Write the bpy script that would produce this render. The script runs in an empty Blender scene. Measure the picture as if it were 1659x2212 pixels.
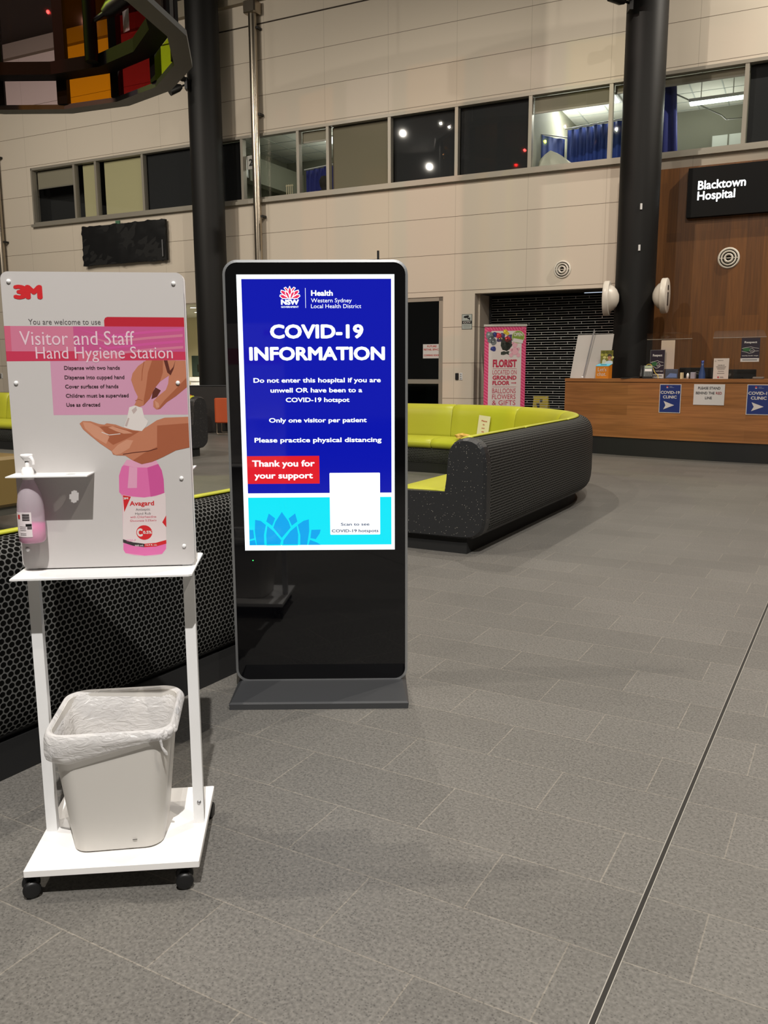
import bpy, math, random
from mathutils import Vector, Matrix
random.seed(7)
sc = bpy.context.scene
COL = sc.collection
R = math.radians

# ------------------------------------------------------------------ camera
F_PX = 1810.0
cam_d = bpy.data.cameras.new('camera')
cam_d.sensor_fit = 'VERTICAL'
cam_d.sensor_height = 36.0
cam_d.lens = F_PX / 2212.0 * 36.0
cam_d.clip_end = 200
cam = bpy.data.objects.new('camera', cam_d)
COL.objects.link(cam)
_p, _r = R(9.75), 0.0038
_fw = Vector((0, math.cos(_p), -math.sin(_p)))
_up0 = Vector((1, 0, 0)).cross(_fw)
_rt = math.cos(_r) * Vector((1, 0, 0)) - math.sin(_r) * _up0
_up = _rt.cross(_fw)
_m = Matrix((( _rt.x, _up.x, -_fw.x, 0), (_rt.y, _up.y, -_fw.y, 0), (_rt.z, _up.z, -_fw.z, 1.48), (0, 0, 0, 1)))
cam.matrix_world = _m
sc.camera = cam

# ------------------------------------------------------------------ world, view, lamps of the hall
sc.view_settings.view_transform = 'Standard'
sc.view_settings.look = 'None'
sc.view_settings.gamma = 1
sc.view_settings.use_curve_mapping = False
sc.view_settings.exposure = 0.0
world = bpy.data.worlds.new('world')
sc.world = world
world.use_nodes = True
world.node_tree.nodes['Background'].inputs[0].default_value = (1.0, 0.93, 0.82, 1)
world.node_tree.nodes['Background'].inputs[1].default_value = 0.10


def downlight(name, loc, aim, watts, angle=120, blend=1.0, col=(1, 0.915, 0.795), size=0.045):
    l = bpy.data.lights.new(name, 'SPOT')
    l.energy = watts
    l.color = col
    l.spot_size = R(angle)
    l.spot_blend = blend
    l.shadow_soft_size = size
    o = bpy.data.objects.new(name, l)
    COL.objects.link(o)
    o.location = loc
    o.rotation_euler = (Vector(aim) - Vector(loc)).to_track_quat('-Z', 'Y').to_euler()
    return o


downlight('downlight_key', (0.5, -2.95, 9.5), (-0.6, 2.6, 0.5), 5200, 95, 0.9, (1, 0.965, 0.92))
downlight('downlight_a', (-9.1, 11.2, 9.5), (-7.5, 16.0, 1.5), 1450, 150, 0.8)
downlight('downlight_b', (-12.3, 7.3, 9.5), (-9.0, 14.0, 1.0), 1150, 150, 0.8)
downlight('downlight_c', (-9.9, 4.8, 9.5), (-5.0, 9.0, 0), 900, 150, 0.8)
downlight('downlight_d', (-0.7, 11.6, 9.5), (0.5, 14.0, 1), 1250, 150, 0.8)
downlight('downlight_e', (3.2, 6.0, 9.5), (3.0, 9.0, 0), 1150, 150, 0.8)
downlight('downlight_f', (8.8, 12.3, 9.5), (4.0, 14.0, 2), 1650, 150, 0.8)
downlight('downlight_g', (4.2, -1.5, 9.5), (2.5, 3.0, 0), 950, 130, 0.8)
downlight('downlight_h', (-5.4, 3.0, 9.5), (-1.5, 4.5, 0), 1300, 130, 0.8)
downlight('downlight_i', (-11.0, 16.0, 9.5), (-11.0, 20.0, 3), 620, 150, 0.8)


for i_, (x_, y_) in enumerate([(-7.42, 10.92), (-7.57, 10.41), (-6.06, 9.42), (-10.42, 8.21), (-6.9, 6.4), (-8.2, 6.1), (-7.9, 4.0), (-5.2, 7.3), (-12.0, 12.4), (-4.4, 5.6)]):
    downlight('small_downlight_%d' % i_, (x_, y_, 9.5), (x_ + 0.01, y_ + 1.0, 7.5), 30, 165, 0.3, size=0.03)


# ------------------------------------------------------------------ helpers
def lin(c):
    out = []
    for v in c:
        v = v / 255.0
        out.append(v / 12.92 if v <= 0.04045 else ((v + 0.055) / 1.055) ** 2.4)
    return (out[0], out[1], out[2], 1.0)


MATS = {}


def mat(name, rgb, rough=0.5, metal=0.0, spec=0.5, emit=None, estr=1.0, noise=0.0, nscale=20.0, bump=0.0, bscale=80.0, coat=0.0):
    """plain procedural surface; rgb is sRGB 0-255"""
    if name in MATS:
        return MATS[name]
    m = bpy.data.materials.new(name)
    m.use_nodes = True
    nt = m.node_tree
    b = nt.nodes['Principled BSDF']
    b.inputs['Base Color'].default_value = lin(rgb)
    b.inputs['Roughness'].default_value = rough
    b.inputs['Metallic'].default_value = metal
    b.inputs['Specular IOR Level'].default_value = spec
    b.inputs['Coat Weight'].default_value = coat
    if emit is not None:
        b.inputs['Emission Color'].default_value = lin(emit)
        b.inputs['Emission Strength'].default_value = estr
    if noise or bump:
        tc = nt.nodes.new('ShaderNodeTexCoord')
        n = nt.nodes.new('ShaderNodeTexNoise')
        n.inputs['Scale'].default_value = nscale
        n.inputs['Detail'].default_value = 4
        nt.links.new(tc.outputs['Object'], n.inputs['Vector'])
        if noise:
            mx = nt.nodes.new('ShaderNodeMix')
            mx.data_type = 'RGBA'
            c = lin(rgb)
            mx.inputs[6].default_value = tuple(min(1, v * (1 - noise)) for v in c[:3]) + (1,)
            mx.inputs[7].default_value = tuple(min(1, v * (1 + noise)) for v in c[:3]) + (1,)
            nt.links.new(n.outputs['Fac'], mx.inputs[0])
            nt.links.new(mx.outputs[2], b.inputs['Base Color'])
        if bump:
            n2 = nt.nodes.new('ShaderNodeTexNoise')
            n2.inputs['Scale'].default_value = bscale
            nt.links.new(tc.outputs['Object'], n2.inputs['Vector'])
            bp = nt.nodes.new('ShaderNodeBump')
            bp.inputs['Strength'].default_value = bump
            bp.inputs['Distance'].default_value = 0.004
            nt.links.new(n2.outputs['Fac'], bp.inputs['Height'])
            nt.links.new(bp.outputs['Normal'], b.inputs['Normal'])
    MATS[name] = m
    return m


def glow(name, rgb, s=1.0):
    return mat(name, (8, 8, 10), 0.06, 0, 0.5, rgb, s)


def clear(name, tint, gloss=1.0, rough=0.02):
    """thin transparent sheet with a Fresnel reflection"""
    if name in MATS:
        return MATS[name]
    m = bpy.data.materials.new(name)
    m.use_nodes = True
    nt = m.node_tree
    nt.nodes.remove(nt.nodes['Principled BSDF'])
    t = nt.nodes.new('ShaderNodeBsdfTransparent')
    t.inputs[0].default_value = (*tint, 1)
    g = nt.nodes.new('ShaderNodeBsdfGlossy')
    g.inputs['Roughness'].default_value = rough
    fr = nt.nodes.new('ShaderNodeLayerWeight')
    pw = nt.nodes.new('ShaderNodeMath')
    pw.operation = 'POWER'
    pw.inputs[1].default_value = 5
    nt.links.new(fr.outputs['Facing'], pw.inputs[0])
    mu = nt.nodes.new('ShaderNodeMath')
    mu.operation = 'MULTIPLY_ADD'
    mu.inputs[1].default_value = 0.9 * gloss
    mu.inputs[2].default_value = 0.04 * gloss
    nt.links.new(pw.outputs[0], mu.inputs[0])
    mx = nt.nodes.new('ShaderNodeMixShader')
    nt.links.new(mu.outputs[0], mx.inputs[0])
    nt.links.new(t.outputs[0], mx.inputs[1])
    nt.links.new(g.outputs[0], mx.inputs[2])
    nt.links.new(mx.outputs[0], nt.nodes['Material Output'].inputs[0])
    MATS[name] = m
    return m


class MB:
    """collects shapes and links them as one mesh object"""

    def __init__(s):
        s.v, s.f, s.mi, s.mats, s.uv, s.sm = [], [], [], [], [], []

    def _mi(s, m):
        if m not in s.mats:
            s.mats.append(m)
        return s.mats.index(m)

    def add(s, verts, faces, m, uvs=None, smooth=False):
        o = len(s.v)
        k = s._mi(m)
        s.v += [tuple(v) for v in verts]
        for i, f in enumerate(faces):
            s.f.append([o + a for a in f])
            s.mi.append(k)
            s.sm.append(smooth)
            s.uv.append(uvs[i] if uvs else None)
        return s

    def box(s, x0, x1, y0, y1, z0, z1, m, bev=0.0):
        if bev <= 0:
            v = [(x, y, z) for z in (z0, z1) for y in (y0, y1) for x in (x0, x1)]
            return s.add(v, [(0, 2, 3, 1), (4, 5, 7, 6), (0, 1, 5, 4), (2, 6, 7, 3), (0, 4, 6, 2), (1, 3, 7, 5)], m)
        b = min(bev, (x1 - x0) * .49, (y1 - y0) * .49, (z1 - z0) * .49)
        # chamfered box as stacked loops of 8
        def loop(z, i):
            return [(x0 + i + b, y0 + i, z), (x1 - i - b, y0 + i, z), (x1 - i, y0 + i + b, z), (x1 - i, y1 - i - b, z),
                    (x1 - i - b, y1 - i, z), (x0 + i + b, y1 - i, z), (x0 + i, y1 - i - b, z), (x0 + i, y0 + i + b, z)]
        L = [loop(z0, b * .7), loop(z0 + b * .7, 0), loop(z1 - b * .7, 0), loop(z1, b * .7)]
        v = sum(L, [])
        f = [tuple(range(7, -1, -1)), tuple(range(24, 32))]
        for k in range(3):
            for i in range(8):
                j = (i + 1) % 8
                f.append((k * 8 + i, k * 8 + j, k * 8 + 8 + j, k * 8 + 8 + i))
        return s.add(v, f, m)

    def prism(s, poly, a, b, m, axis='y', smooth=False):
        """poly in the two other axes, extruded along axis from a to b"""
        n = len(poly)
        def P(q, t):
            return {'y': (q[0], t, q[1]), 'z': (q[0], q[1], t), 'x': (t, q[0], q[1])}[axis]
        v = [P(q, a) for q in poly] + [P(q, b) for q in poly]
        f = [tuple(range(n)), tuple(range(2 * n - 1, n - 1, -1))]
        s.add(v, f, m)
        o = len(s.v) - 2 * n
        k = s._mi(m)
        for i in range(n):
            j = (i + 1) % n
            s.f.append([o + i, o + n + i, o + n + j, o + j])
            s.mi.append(k)
            s.sm.append(smooth)
            s.uv.append(None)
        return s

    def poly(s, pts, y, m):
        """flat print facing -y, pts are (x, z)"""
        return s.add([(p[0], y, p[1]) for p in pts], [tuple(range(len(pts)))], m)

    def rect(s, x0, x1, z0, z1, y, m):
        return s.poly([(x0, z0), (x1, z0), (x1, z1), (x0, z1)], y, m)

    def disc(s, cx, cz, rx, rz, y, m, n=28):
        return s.poly([(cx + rx * math.cos(2 * math.pi * i / n), cz + rz * math.sin(2 * math.pi * i / n)) for i in range(n)], y, m)

    def line(s, pts, w, y, m):
        for a, b in zip(pts, pts[1:]):
            d = Vector((b[0] - a[0], b[1] - a[1]))
            if d.length < 1e-6:
                continue
            d.normalize()
            nx, nz = -d.y * w / 2, d.x * w / 2
            ex, ez = d.x * w * .3, d.y * w * .3
            s.poly([(a[0] + nx - ex, a[1] + nz - ez), (a[0] - nx - ex, a[1] - nz - ez), (b[0] - nx + ex, b[1] - nz + ez), (b[0] + nx + ex, b[1] + nz + ez)], y, m)
        return s

    def lathe(s, prof, m, n=32, axis='z', c=(0, 0, 0), arc=None, smooth=True):
        a0, a1 = arc if arc else (0, 2 * math.pi)
        full = arc is None
        cnt = n if full else n + 1
        v = []
        for r, h in prof:
            for i in range(cnt):
                t = a0 + (a1 - a0) * i / n
                x, y = r * math.cos(t), r * math.sin(t)
                v.append({'z': (c[0] + x, c[1] + y, c[2] + h), 'y': (c[0] + x, c[1] + h, c[2] + y), 'x': (c[0] + h, c[1] + x, c[2] + y)}[axis])
        f = []
        for k in range(len(prof) - 1):
            for i in range(n):
                j = (i + 1) % cnt
                f.append((k * cnt + i, k * cnt + j, (k + 1) * cnt + j, (k + 1) * cnt + i))
        s.add(v, f, m, smooth=smooth)
        return s

    def tube(s, pts, r, m, n=10, cap=True, smooth=True):
        pts = [Vector(p) for p in pts]
        v = []
        ref = None
        for i, p in enumerate(pts):
            d = (pts[min(i + 1, len(pts) - 1)] - pts[max(i - 1, 0)]).normalized()
            if ref is None:
                ref = d.orthogonal().normalized()
            ref = (ref - d * ref.dot(d)).normalized()
            q = d.cross(ref)
            rr = r[i] if isinstance(r, (list, tuple)) else r
            for k in range(n):
                t = 2 * math.pi * k / n
                v.append(p + rr * (math.cos(t) * ref + math.sin(t) * q))
        f = []
        for i in range(len(pts) - 1):
            for k in range(n):
                j = (k + 1) % n
                f.append((i * n + k, i * n + j, (i + 1) * n + j, (i + 1) * n + k))
        s.add(v, f, m, smooth=smooth)
        if cap:
            o = (len(pts) - 1) * n
            s.add(v[:n], [tuple(range(n - 1, -1, -1))], m)
            s.add(v[o:], [tuple(range(n))], m)
        return s

    def build(s, name, parent=None, loc=None, rot=None):
        me = bpy.data.meshes.new(name)
        me.from_pydata(s.v, [], s.f)
        for m in s.mats:
            me.materials.append(m)
        me.polygons.foreach_set('material_index', s.mi)
        me.polygons.foreach_set('use_smooth', s.sm)
        if any(u is not None for u in s.uv):
            ul = me.uv_layers.new(name='UVMap')
            for p, u in zip(me.polygons, s.uv):
                if u:
                    for li, q in zip(p.loop_indices, u):
                        ul.data[li].uv = q
        me.update()
        o = bpy.data.objects.new(name, me)
        COL.objects.link(o)
        if parent:
            o.parent = parent
        if loc is not None:
            o.location = loc
        if rot is not None:
            o.rotation_euler = rot
        return o


_TXT = {}


def raw_text(t):
    if t in _TXT:
        return _TXT[t]
    c = bpy.data.curves.new('txt', 'FONT')
    c.body = t
    c.size = 1
    c.resolution_u = 3
    o = bpy.data.objects.new('txt', c)
    COL.objects.link(o)
    dg = bpy.context.evaluated_depsgraph_get()
    me = bpy.data.meshes.new_from_object(o.evaluated_get(dg))
    V = [(v.co.x, v.co.y) for v in me.vertices]
    Fc = [tuple(p.vertices) for p in me.polygons]
    bpy.data.objects.remove(o)
    bpy.data.curves.remove(c)
    bpy.data.meshes.remove(me)
    x0 = min(v[0] for v in V)
    x1 = max(v[0] for v in V)
    _TXT[t] = (V, Fc, x0, x1)
    return _TXT[t]


CAP = 0.70


def text(mb, t, x0, x1, zb, cap, y, m, bold=0.0):
    """lettering facing -y fitted between x0 and x1, baseline zb, capital height cap"""
    V, Fc, a, b = raw_text(t)
    r = bold
    sx = (x1 - x0) / (b - a + 2 * r)
    sz = cap / (CAP + 2 * r)
    offs = [(0, 0)] if r <= 0 else [(r * math.cos(k * math.pi / 4), r * math.sin(k * math.pi / 4)) for k in range(8)]
    st_ = max(1.5e-5, cap * 0.0008) * (-1 if y > 0.015 else 1)
    for k, (dx, dz) in enumerate(offs):
        mb.add([(x0 + (v[0] - a + r + dx) * sx, y - k * st_, zb + (v[1] + r + dz) * sz) for v in V], Fc, m)
    return mb


def tag(o, label=None, cat=None, group=None, kind=None):
    if label:
        o['label'] = label
    if cat:
        o['category'] = cat
    if group:
        o['group'] = group
    if kind:
        o['kind'] = kind
    return o


def thing(name, loc, rz=0.0, label=None, cat=None, group=None, kind=None):
    o = bpy.data.objects.new(name, None)
    o.empty_display_size = 0.1
    COL.objects.link(o)
    o.location = loc
    o.rotation_euler = (0, 0, rz)
    return tag(o, label, cat, group, kind)


def copy_tree(o, parent=None):
    c = o.copy()
    COL.objects.link(c)
    if parent:
        c.parent = parent
    for ch in list(o.children):
        copy_tree(ch, c)
    return c


# frames of the building: the back wall and the floor tiling
WA = R(-26.5)
W0 = Vector((1.769, 18.0, 0))
WU = Vector((math.cos(WA), math.sin(WA), 0))
WN = Vector((-math.sin(WA), math.cos(WA), 0))      # away from the hall
TA = R(-29.3)


def wp(u, y, z):
    return W0 + u * WU + y * WN + Vector((0, 0, z))


# ------------------------------------------------------------------ materials
WHITE_PAINT = mat('white_powder_coat', (228, 228, 228), 0.35)
WHITE_PRINT = mat('printed_white', (205, 200, 196), 0.4)
BLACK = mat('black_satin', (16, 16, 17), 0.45)
BLACK_MATT = mat('black_matt', (14, 14, 14), 0.8)
STEEL = mat('brushed_steel', (170, 160, 145), 0.28, 1.0)
ALU = mat('aluminium', (170, 170, 172), 0.38, 0.9)
CHARCOAL = mat('charcoal_metal', (52, 54, 56), 0.5)
COLUMN = mat('column_paint', (17, 16, 15), 0.55, 0, 0.3)


def wall_material():
    m = bpy.data.materials.new('wall_panels')
    m.use_nodes = True
    nt = m.node_tree
    b = nt.nodes['Principled BSDF']
    b.inputs['Roughness'].default_value = 0.55
    b.inputs['Specular IOR Level'].default_value = 0.25
    tc = nt.nodes.new('ShaderNodeTexCoord')
    sp = nt.nodes.new('ShaderNodeSeparateXYZ')
    nt.links.new(tc.outputs['Object'], sp.inputs[0])
    ax = nt.nodes.new('ShaderNodeMath'); ax.operation = 'ADD'; ax.inputs[1].default_value = 0.30 + 1.54 * 20
    az = nt.nodes.new('ShaderNodeMath'); az.operation = 'ADD'; az.inputs[1].default_value = -3.82 + 0.747 * 8
    nt.links.new(sp.outputs[0], ax.inputs[0]); nt.links.new(sp.outputs[2], az.inputs[0])
    cb = nt.nodes.new('ShaderNodeCombineXYZ')
    nt.links.new(ax.outputs[0], cb.inputs[0]); nt.links.new(az.outputs[0], cb.inputs[1])
    def near(sock, period, width):
        d = nt.nodes.new('ShaderNodeMath'); d.operation = 'DIVIDE'; d.inputs[1].default_value = period
        nt.links.new(sock, d.inputs[0])
        f = nt.nodes.new('ShaderNodeMath'); f.operation = 'PINGPONG'; f.inputs[1].default_value = 0.5
        nt.links.new(d.outputs[0], f.inputs[0])
        r = nt.nodes.new('ShaderNodeMapRange')
        r.inputs[1].default_value = width * 0.6 / period; r.inputs[2].default_value = width * 1.2 / period
        r.inputs[3].default_value = 1.0; r.inputs[4].default_value = 0.0
        nt.links.new(f.outputs[0], r.inputs[0])
        return r.outputs[0]
    hz = near(az.outputs[0], 0.747, 0.0055)
    vt = near(ax.outputs[0], 1.54, 0.0045)
    vs = nt.nodes.new('ShaderNodeMath'); vs.operation = 'MULTIPLY'; vs.inputs[1].default_value = 0.4
    nt.links.new(vt, vs.inputs[0])
    mxm = nt.nodes.new('ShaderNodeMath'); mxm.operation = 'MAXIMUM'
    nt.links.new(hz, mxm.inputs[0]); nt.links.new(vs.outputs[0], mxm.inputs[1])
    mc = nt.nodes.new('ShaderNodeMix'); mc.data_type = 'RGBA'
    mc.inputs[6].default_value = lin((208, 197, 181)); mc.inputs[7].default_value = lin((112, 100, 84))
    nt.links.new(mxm.outputs[0], mc.inputs[0])
    nt.links.new(mc.outputs[2], b.inputs['Base Color'])
    return m


def floor_material():
    m = bpy.data.materials.new('floor_tiles')
    m.use_nodes = True
    nt = m.node_tree
    L = nt.links
    b = nt.nodes['Principled BSDF']
    b.inputs['Specular IOR Level'].default_value = 0.4
    tc = nt.nodes.new('ShaderNodeTexCoord')
    mp = nt.nodes.new('ShaderNodeMapping')
    mp.inputs['Location'].default_value = (-0.357 + 0.6 * 60, -1.945 + 0.3015 * 81, 0)
    L.new(tc.outputs['Object'], mp.inputs['Vector'])
    br = nt.nodes.new('ShaderNodeTexBrick')
    br.offset = 0.5
    br.offset_frequency = 2
    br.inputs['Scale'].default_value = 1.0
    br.inputs['Brick Width'].default_value = 0.6
    br.inputs['Row Height'].default_value = 0.3015
    br.inputs['Mortar Size'].default_value = 0.0022
    br.inputs['Mortar Smooth'].default_value = 0.2
    br.inputs['Color1'].default_value = (0.91, 0.91, 0.91, 1)
    br.inputs['Color2'].default_value = (1.05, 1.05, 1.05, 1)
    br.inputs['Mortar'].default_value = (1.45, 1.4, 1.32, 1)
    L.new(mp.outputs[0], br.inputs['Vector'])
    # fine stone grain
    vo = nt.nodes.new('ShaderNodeTexVoronoi'); vo.inputs['Scale'].default_value = 105
    L.new(tc.outputs['Object'], vo.inputs['Vector'])
    no = nt.nodes.new('ShaderNodeTexNoise'); no.inputs['Scale'].default_value = 95; no.inputs['Detail'].default_value = 3
    L.new(tc.outputs['Object'], no.inputs['Vector'])
    no2 = nt.nodes.new('ShaderNodeTexNoise'); no2.inputs['Scale'].default_value = 1.1; no2.inputs['Detail'].default_value = 4
    L.new(tc.outputs['Object'], no2.inputs['Vector'])
    r1 = nt.nodes.new('ShaderNodeValToRGB')
    r1.color_ramp.elements[0].position = 0.12; r1.color_ramp.elements[0].color = (0.58, 0.58, 0.58, 1)
    r1.color_ramp.elements[1].position = 0.34; r1.color_ramp.elements[1].color = (1.02, 1.02, 1.02, 1)
    L.new(vo.outputs['Distance'], r1.inputs[0])
    r2 = nt.nodes.new('ShaderNodeMapRange')
    r2.inputs[1].default_value = 0.3; r2.inputs[2].default_value = 0.7; r2.inputs[3].default_value = 0.74; r2.inputs[4].default_value = 1.26
    L.new(no.outputs['Fac'], r2.inputs[0])
    r3 = nt.nodes.new('ShaderNodeMapRange')
    r3.inputs[1].default_value = 0.3; r3.inputs[2].default_value = 0.7; r3.inputs[3].default_value = 0.93; r3.inputs[4].default_value = 1.07
    L.new(no2.outputs['Fac'], r3.inputs[0])
    def mul(a, c):
        x = nt.nodes.new('ShaderNodeVectorMath'); x.operation = 'MULTIPLY'
        L.new(a, x.inputs[0]); L.new(c, x.inputs[1])
        return x.outputs[0]
    o = mul(br.outputs['Color'], r1.outputs[0])
    o = mul(o, r2.outputs[0])
    o = mul(o, r3.outputs[0])
    base = nt.nodes.new('ShaderNodeVectorMath'); base.operation = 'MULTIPLY'
    base.inputs[1].default_value = lin((101, 98.5, 94))[:3]
    L.new(o, base.inputs[0])
    L.new(base.outputs[0], b.inputs['Base Color'])
    ro = nt.nodes.new('ShaderNodeMapRange')
    ro.inputs[3].default_value = 0.42; ro.inputs[4].default_value = 0.62
    L.new(no.outputs['Fac'], ro.inputs[0]); L.new(ro.outputs[0], b.inputs['Roughness'])
    bp = nt.nodes.new('ShaderNodeBump'); bp.inputs['Strength'].default_value = 0.12; bp.inputs['Distance'].default_value = 0.002
    L.new(no.outputs['Fac'], bp.inputs['Height']); L.new(bp.outputs['Normal'], b.inputs['Normal'])
    return m


def wood_material(name, grain, board, rgb_a, rgb_b, rough=0.4):
    """grain: 'x' or 'z' in object space; board: (along, across) board size"""
    m = bpy.data.materials.new(name)
    m.use_nodes = True
    nt = m.node_tree
    L = nt.links
    b = nt.nodes['Principled BSDF']
    b.inputs['Roughness'].default_value = rough
    tc = nt.nodes.new('ShaderNodeTexCoord')
    sp = nt.nodes.new('ShaderNodeSeparateXYZ')
    L.new(tc.outputs['Object'], sp.inputs[0])
    cb = nt.nodes.new('ShaderNodeCombineXYZ')
    ia, ic = (0, 2) if grain == 'x' else (2, 0)
    L.new(sp.outputs[ia], cb.inputs[0]); L.new(sp.outputs[ic], cb.inputs[1])
    br = nt.nodes.new('ShaderNodeTexBrick')
    br.offset = 0.37
    br.inputs['Scale'].default_value = 1
    br.inputs['Brick Width'].default_value = board[0]
    br.inputs['Row Height'].default_value = board[1]
    br.inputs['Mortar Size'].default_value = 0.001
    br.inputs['Color1'].default_value = lin(rgb_a); br.inputs['Color2'].default_value = lin(rgb_b)
    br.inputs['Mortar'].default_value = lin(tuple(v * 0.8 for v in rgb_a))
    L.new(cb.outputs[0], br.inputs['Vector'])
    mp = nt.nodes.new('ShaderNodeMapping')
    mp.inputs['Scale'].default_value = (0.9, 18, 1)
    L.new(cb.outputs[0], mp.inputs['Vector'])
    no = nt.nodes.new('ShaderNodeTexNoise'); no.inputs['Scale'].default_value = 1.6; no.inputs['Detail'].default_value = 6; no.inputs['Distortion'].default_value = 0.4
    L.new(mp.outputs[0], no.inputs['Vector'])
    mr = nt.nodes.new('ShaderNodeMapRange')
    mr.inputs[1].default_value = 0.3; mr.inputs[2].default_value = 0.7; mr.inputs[3].default_value = 0.78; mr.inputs[4].default_value = 1.2
    L.new(no.outputs['Fac'], mr.inputs[0])
    mu = nt.nodes.new('ShaderNodeVectorMath'); mu.operation = 'MULTIPLY'
    L.new(br.outputs['Color'], mu.inputs[0]); L.new(mr.outputs[0], mu.inputs[1])
    L.new(mu.outputs[0], b.inputs['Base Color'])
    return m


def perforated_material():
    """black sheet punched with a hexagonal grid of round holes; UV in metres"""
    m = bpy.data.materials.new('perforated_black_sheet')
    m.use_nodes = True
    nt = m.node_tree
    L = nt.links
    b = nt.nodes['Principled BSDF']
    uv = nt.nodes.new('ShaderNodeUVMap'); uv.uv_map = 'UVMap'
    P = 0.0262
    def grid(off):
        a = nt.nodes.new('ShaderNodeVectorMath'); a.operation = 'ADD'; a.inputs[1].default_value = off
        L.new(uv.outputs[0], a.inputs[0])
        d = nt.nodes.new('ShaderNodeVectorMath'); d.operation = 'DIVIDE'; d.inputs[1].default_value = (P, P * 1.7320508, 1)
        L.new(a.outputs[0], d.inputs[0])
        f = nt.nodes.new('ShaderNodeVectorMath'); f.operation = 'FRACTION'
        L.new(d.outputs[0], f.inputs[0])
        s = nt.nodes.new('ShaderNodeVectorMath'); s.operation = 'SUBTRACT'; s.inputs[1].default_value = (0.5, 0.5, 0)
        L.new(f.outputs[0], s.inputs[0])
        k = nt.nodes.new('ShaderNodeVectorMath'); k.operation = 'MULTIPLY'; k.inputs[1].default_value = (1, 1.7320508, 0)
        L.new(s.outputs[0], k.inputs[0])
        ln = nt.nodes.new('ShaderNodeVectorMath'); ln.operation = 'LENGTH'
        L.new(k.outputs[0], ln.inputs[0])
        return ln.outputs['Value']
    mn = nt.nodes.new('ShaderNodeMath'); mn.operation = 'MINIMUM'
    L.new(grid((0, 0, 0)), mn.inputs[0]); L.new(grid((P / 2, P * 0.8660254, 0)), mn.inputs[1])
    rg = nt.nodes.new('ShaderNodeValToRGB')
    rg.color_ramp.elements[0].position = 0.40; rg.color_ramp.elements[0].color = lin((12, 12, 11))
    rg.color_ramp.elements[1].position = 0.43; rg.color_ramp.elements[1].color = lin((84, 84, 82))
    L.new(mn.outputs[0], rg.inputs[0]); L.new(rg.outputs[0], b.inputs['Base Color'])
    b.inputs['Roughness'].default_value = 0.5
    sp = nt.nodes.new('ShaderNodeMapRange'); sp.inputs[1].default_value = 0.40; sp.inputs[2].default_value = 0.43; sp.inputs[3].default_value = 0.02; sp.inputs[4].default_value = 0.4
    L.new(mn.outputs[0], sp.inputs[0]); L.new(sp.outputs[0], b.inputs['Specular IOR Level'])
    bp = nt.nodes.new('ShaderNodeBump'); bp.inputs['Strength'].default_value = 0.6; bp.inputs['Distance'].default_value = 0.004
    h = nt.nodes.new('ShaderNodeMapRange'); h.inputs[1].default_value = 0.36; h.inputs[2].default_value = 0.45
    L.new(mn.outputs[0], h.inputs[0]); L.new(h.outputs[0], bp.inputs['Height']); L.new(bp.outputs['Normal'], b.inputs['Normal'])
    return m


def terrazzo_material():
    m = bpy.data.materials.new('speckled_black_terrazzo')
    m.use_nodes = True
    nt = m.node_tree
    L = nt.links
    b = nt.nodes['Principled BSDF']
    b.inputs['Roughness'].default_value = 0.45
    tc = nt.nodes.new('ShaderNodeTexCoord')
    vo = nt.nodes.new('ShaderNodeTexVoronoi'); vo.inputs['Scale'].default_value = 100
    L.new(tc.outputs['Object'], vo.inputs['Vector'])
    sx = nt.nodes.new('ShaderNodeSeparateColor'); L.new(vo.outputs['Color'], sx.inputs[0])
    g1 = nt.nodes.new('ShaderNodeMath'); g1.operation = 'GREATER_THAN'; g1.inputs[1].default_value = 0.86; L.new(sx.outputs[0], g1.inputs[0])
    g2 = nt.nodes.new('ShaderNodeMath'); g2.operation = 'LESS_THAN'; g2.inputs[1].default_value = 0.24; L.new(vo.outputs['Distance'], g2.inputs[0])
    g3 = nt.nodes.new('ShaderNodeMath'); g3.operation = 'MULTIPLY'; L.new(g1.outputs[0], g3.inputs[0]); L.new(g2.outputs[0], g3.inputs[1])
    mc = nt.nodes.new('ShaderNodeMix'); mc.data_type = 'RGBA'
    mc.inputs[6].default_value = lin((33, 34, 36)); mc.inputs[7].default_value = lin((150, 146, 136))
    L.new(g3.outputs[0], mc.inputs[0]); L.new(mc.outputs[2], b.inputs['Base Color'])
    return m


WALL = wall_material()
FLOOR = floor_material()
WOOD_V = wood_material('timber_wall', 'z', (2.4, 0.28), (118, 74, 32), (98, 60, 24), 0.4)
WOOD_H = wood_material('timber_counter', 'x', (1.9, 0.17), (156, 104, 60), (138, 90, 48), 0.38)
PERF = perforated_material()
TERR = terrazzo_material()
LIME = mat('lime_vinyl', (172, 173, 46), 0.42, noise=0.05, nscale=3, bump=0.05, bscale=9)
GLASS = clear('window_glass', (0.96, 0.97, 0.965))
ACRYLIC = clear('clear_acrylic', (0.95, 0.96, 0.96), 1.0)

# ------------------------------------------------------------------ the setting
b = MB()
b.add([(-30, -15, 0), (30, -15, 0), (30, 45, 0), (-30, 45, 0)], [(0, 1, 2, 3)], FLOOR)
tag(b.build('floor', rot=(0, 0, TA)), kind='structure')

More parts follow.
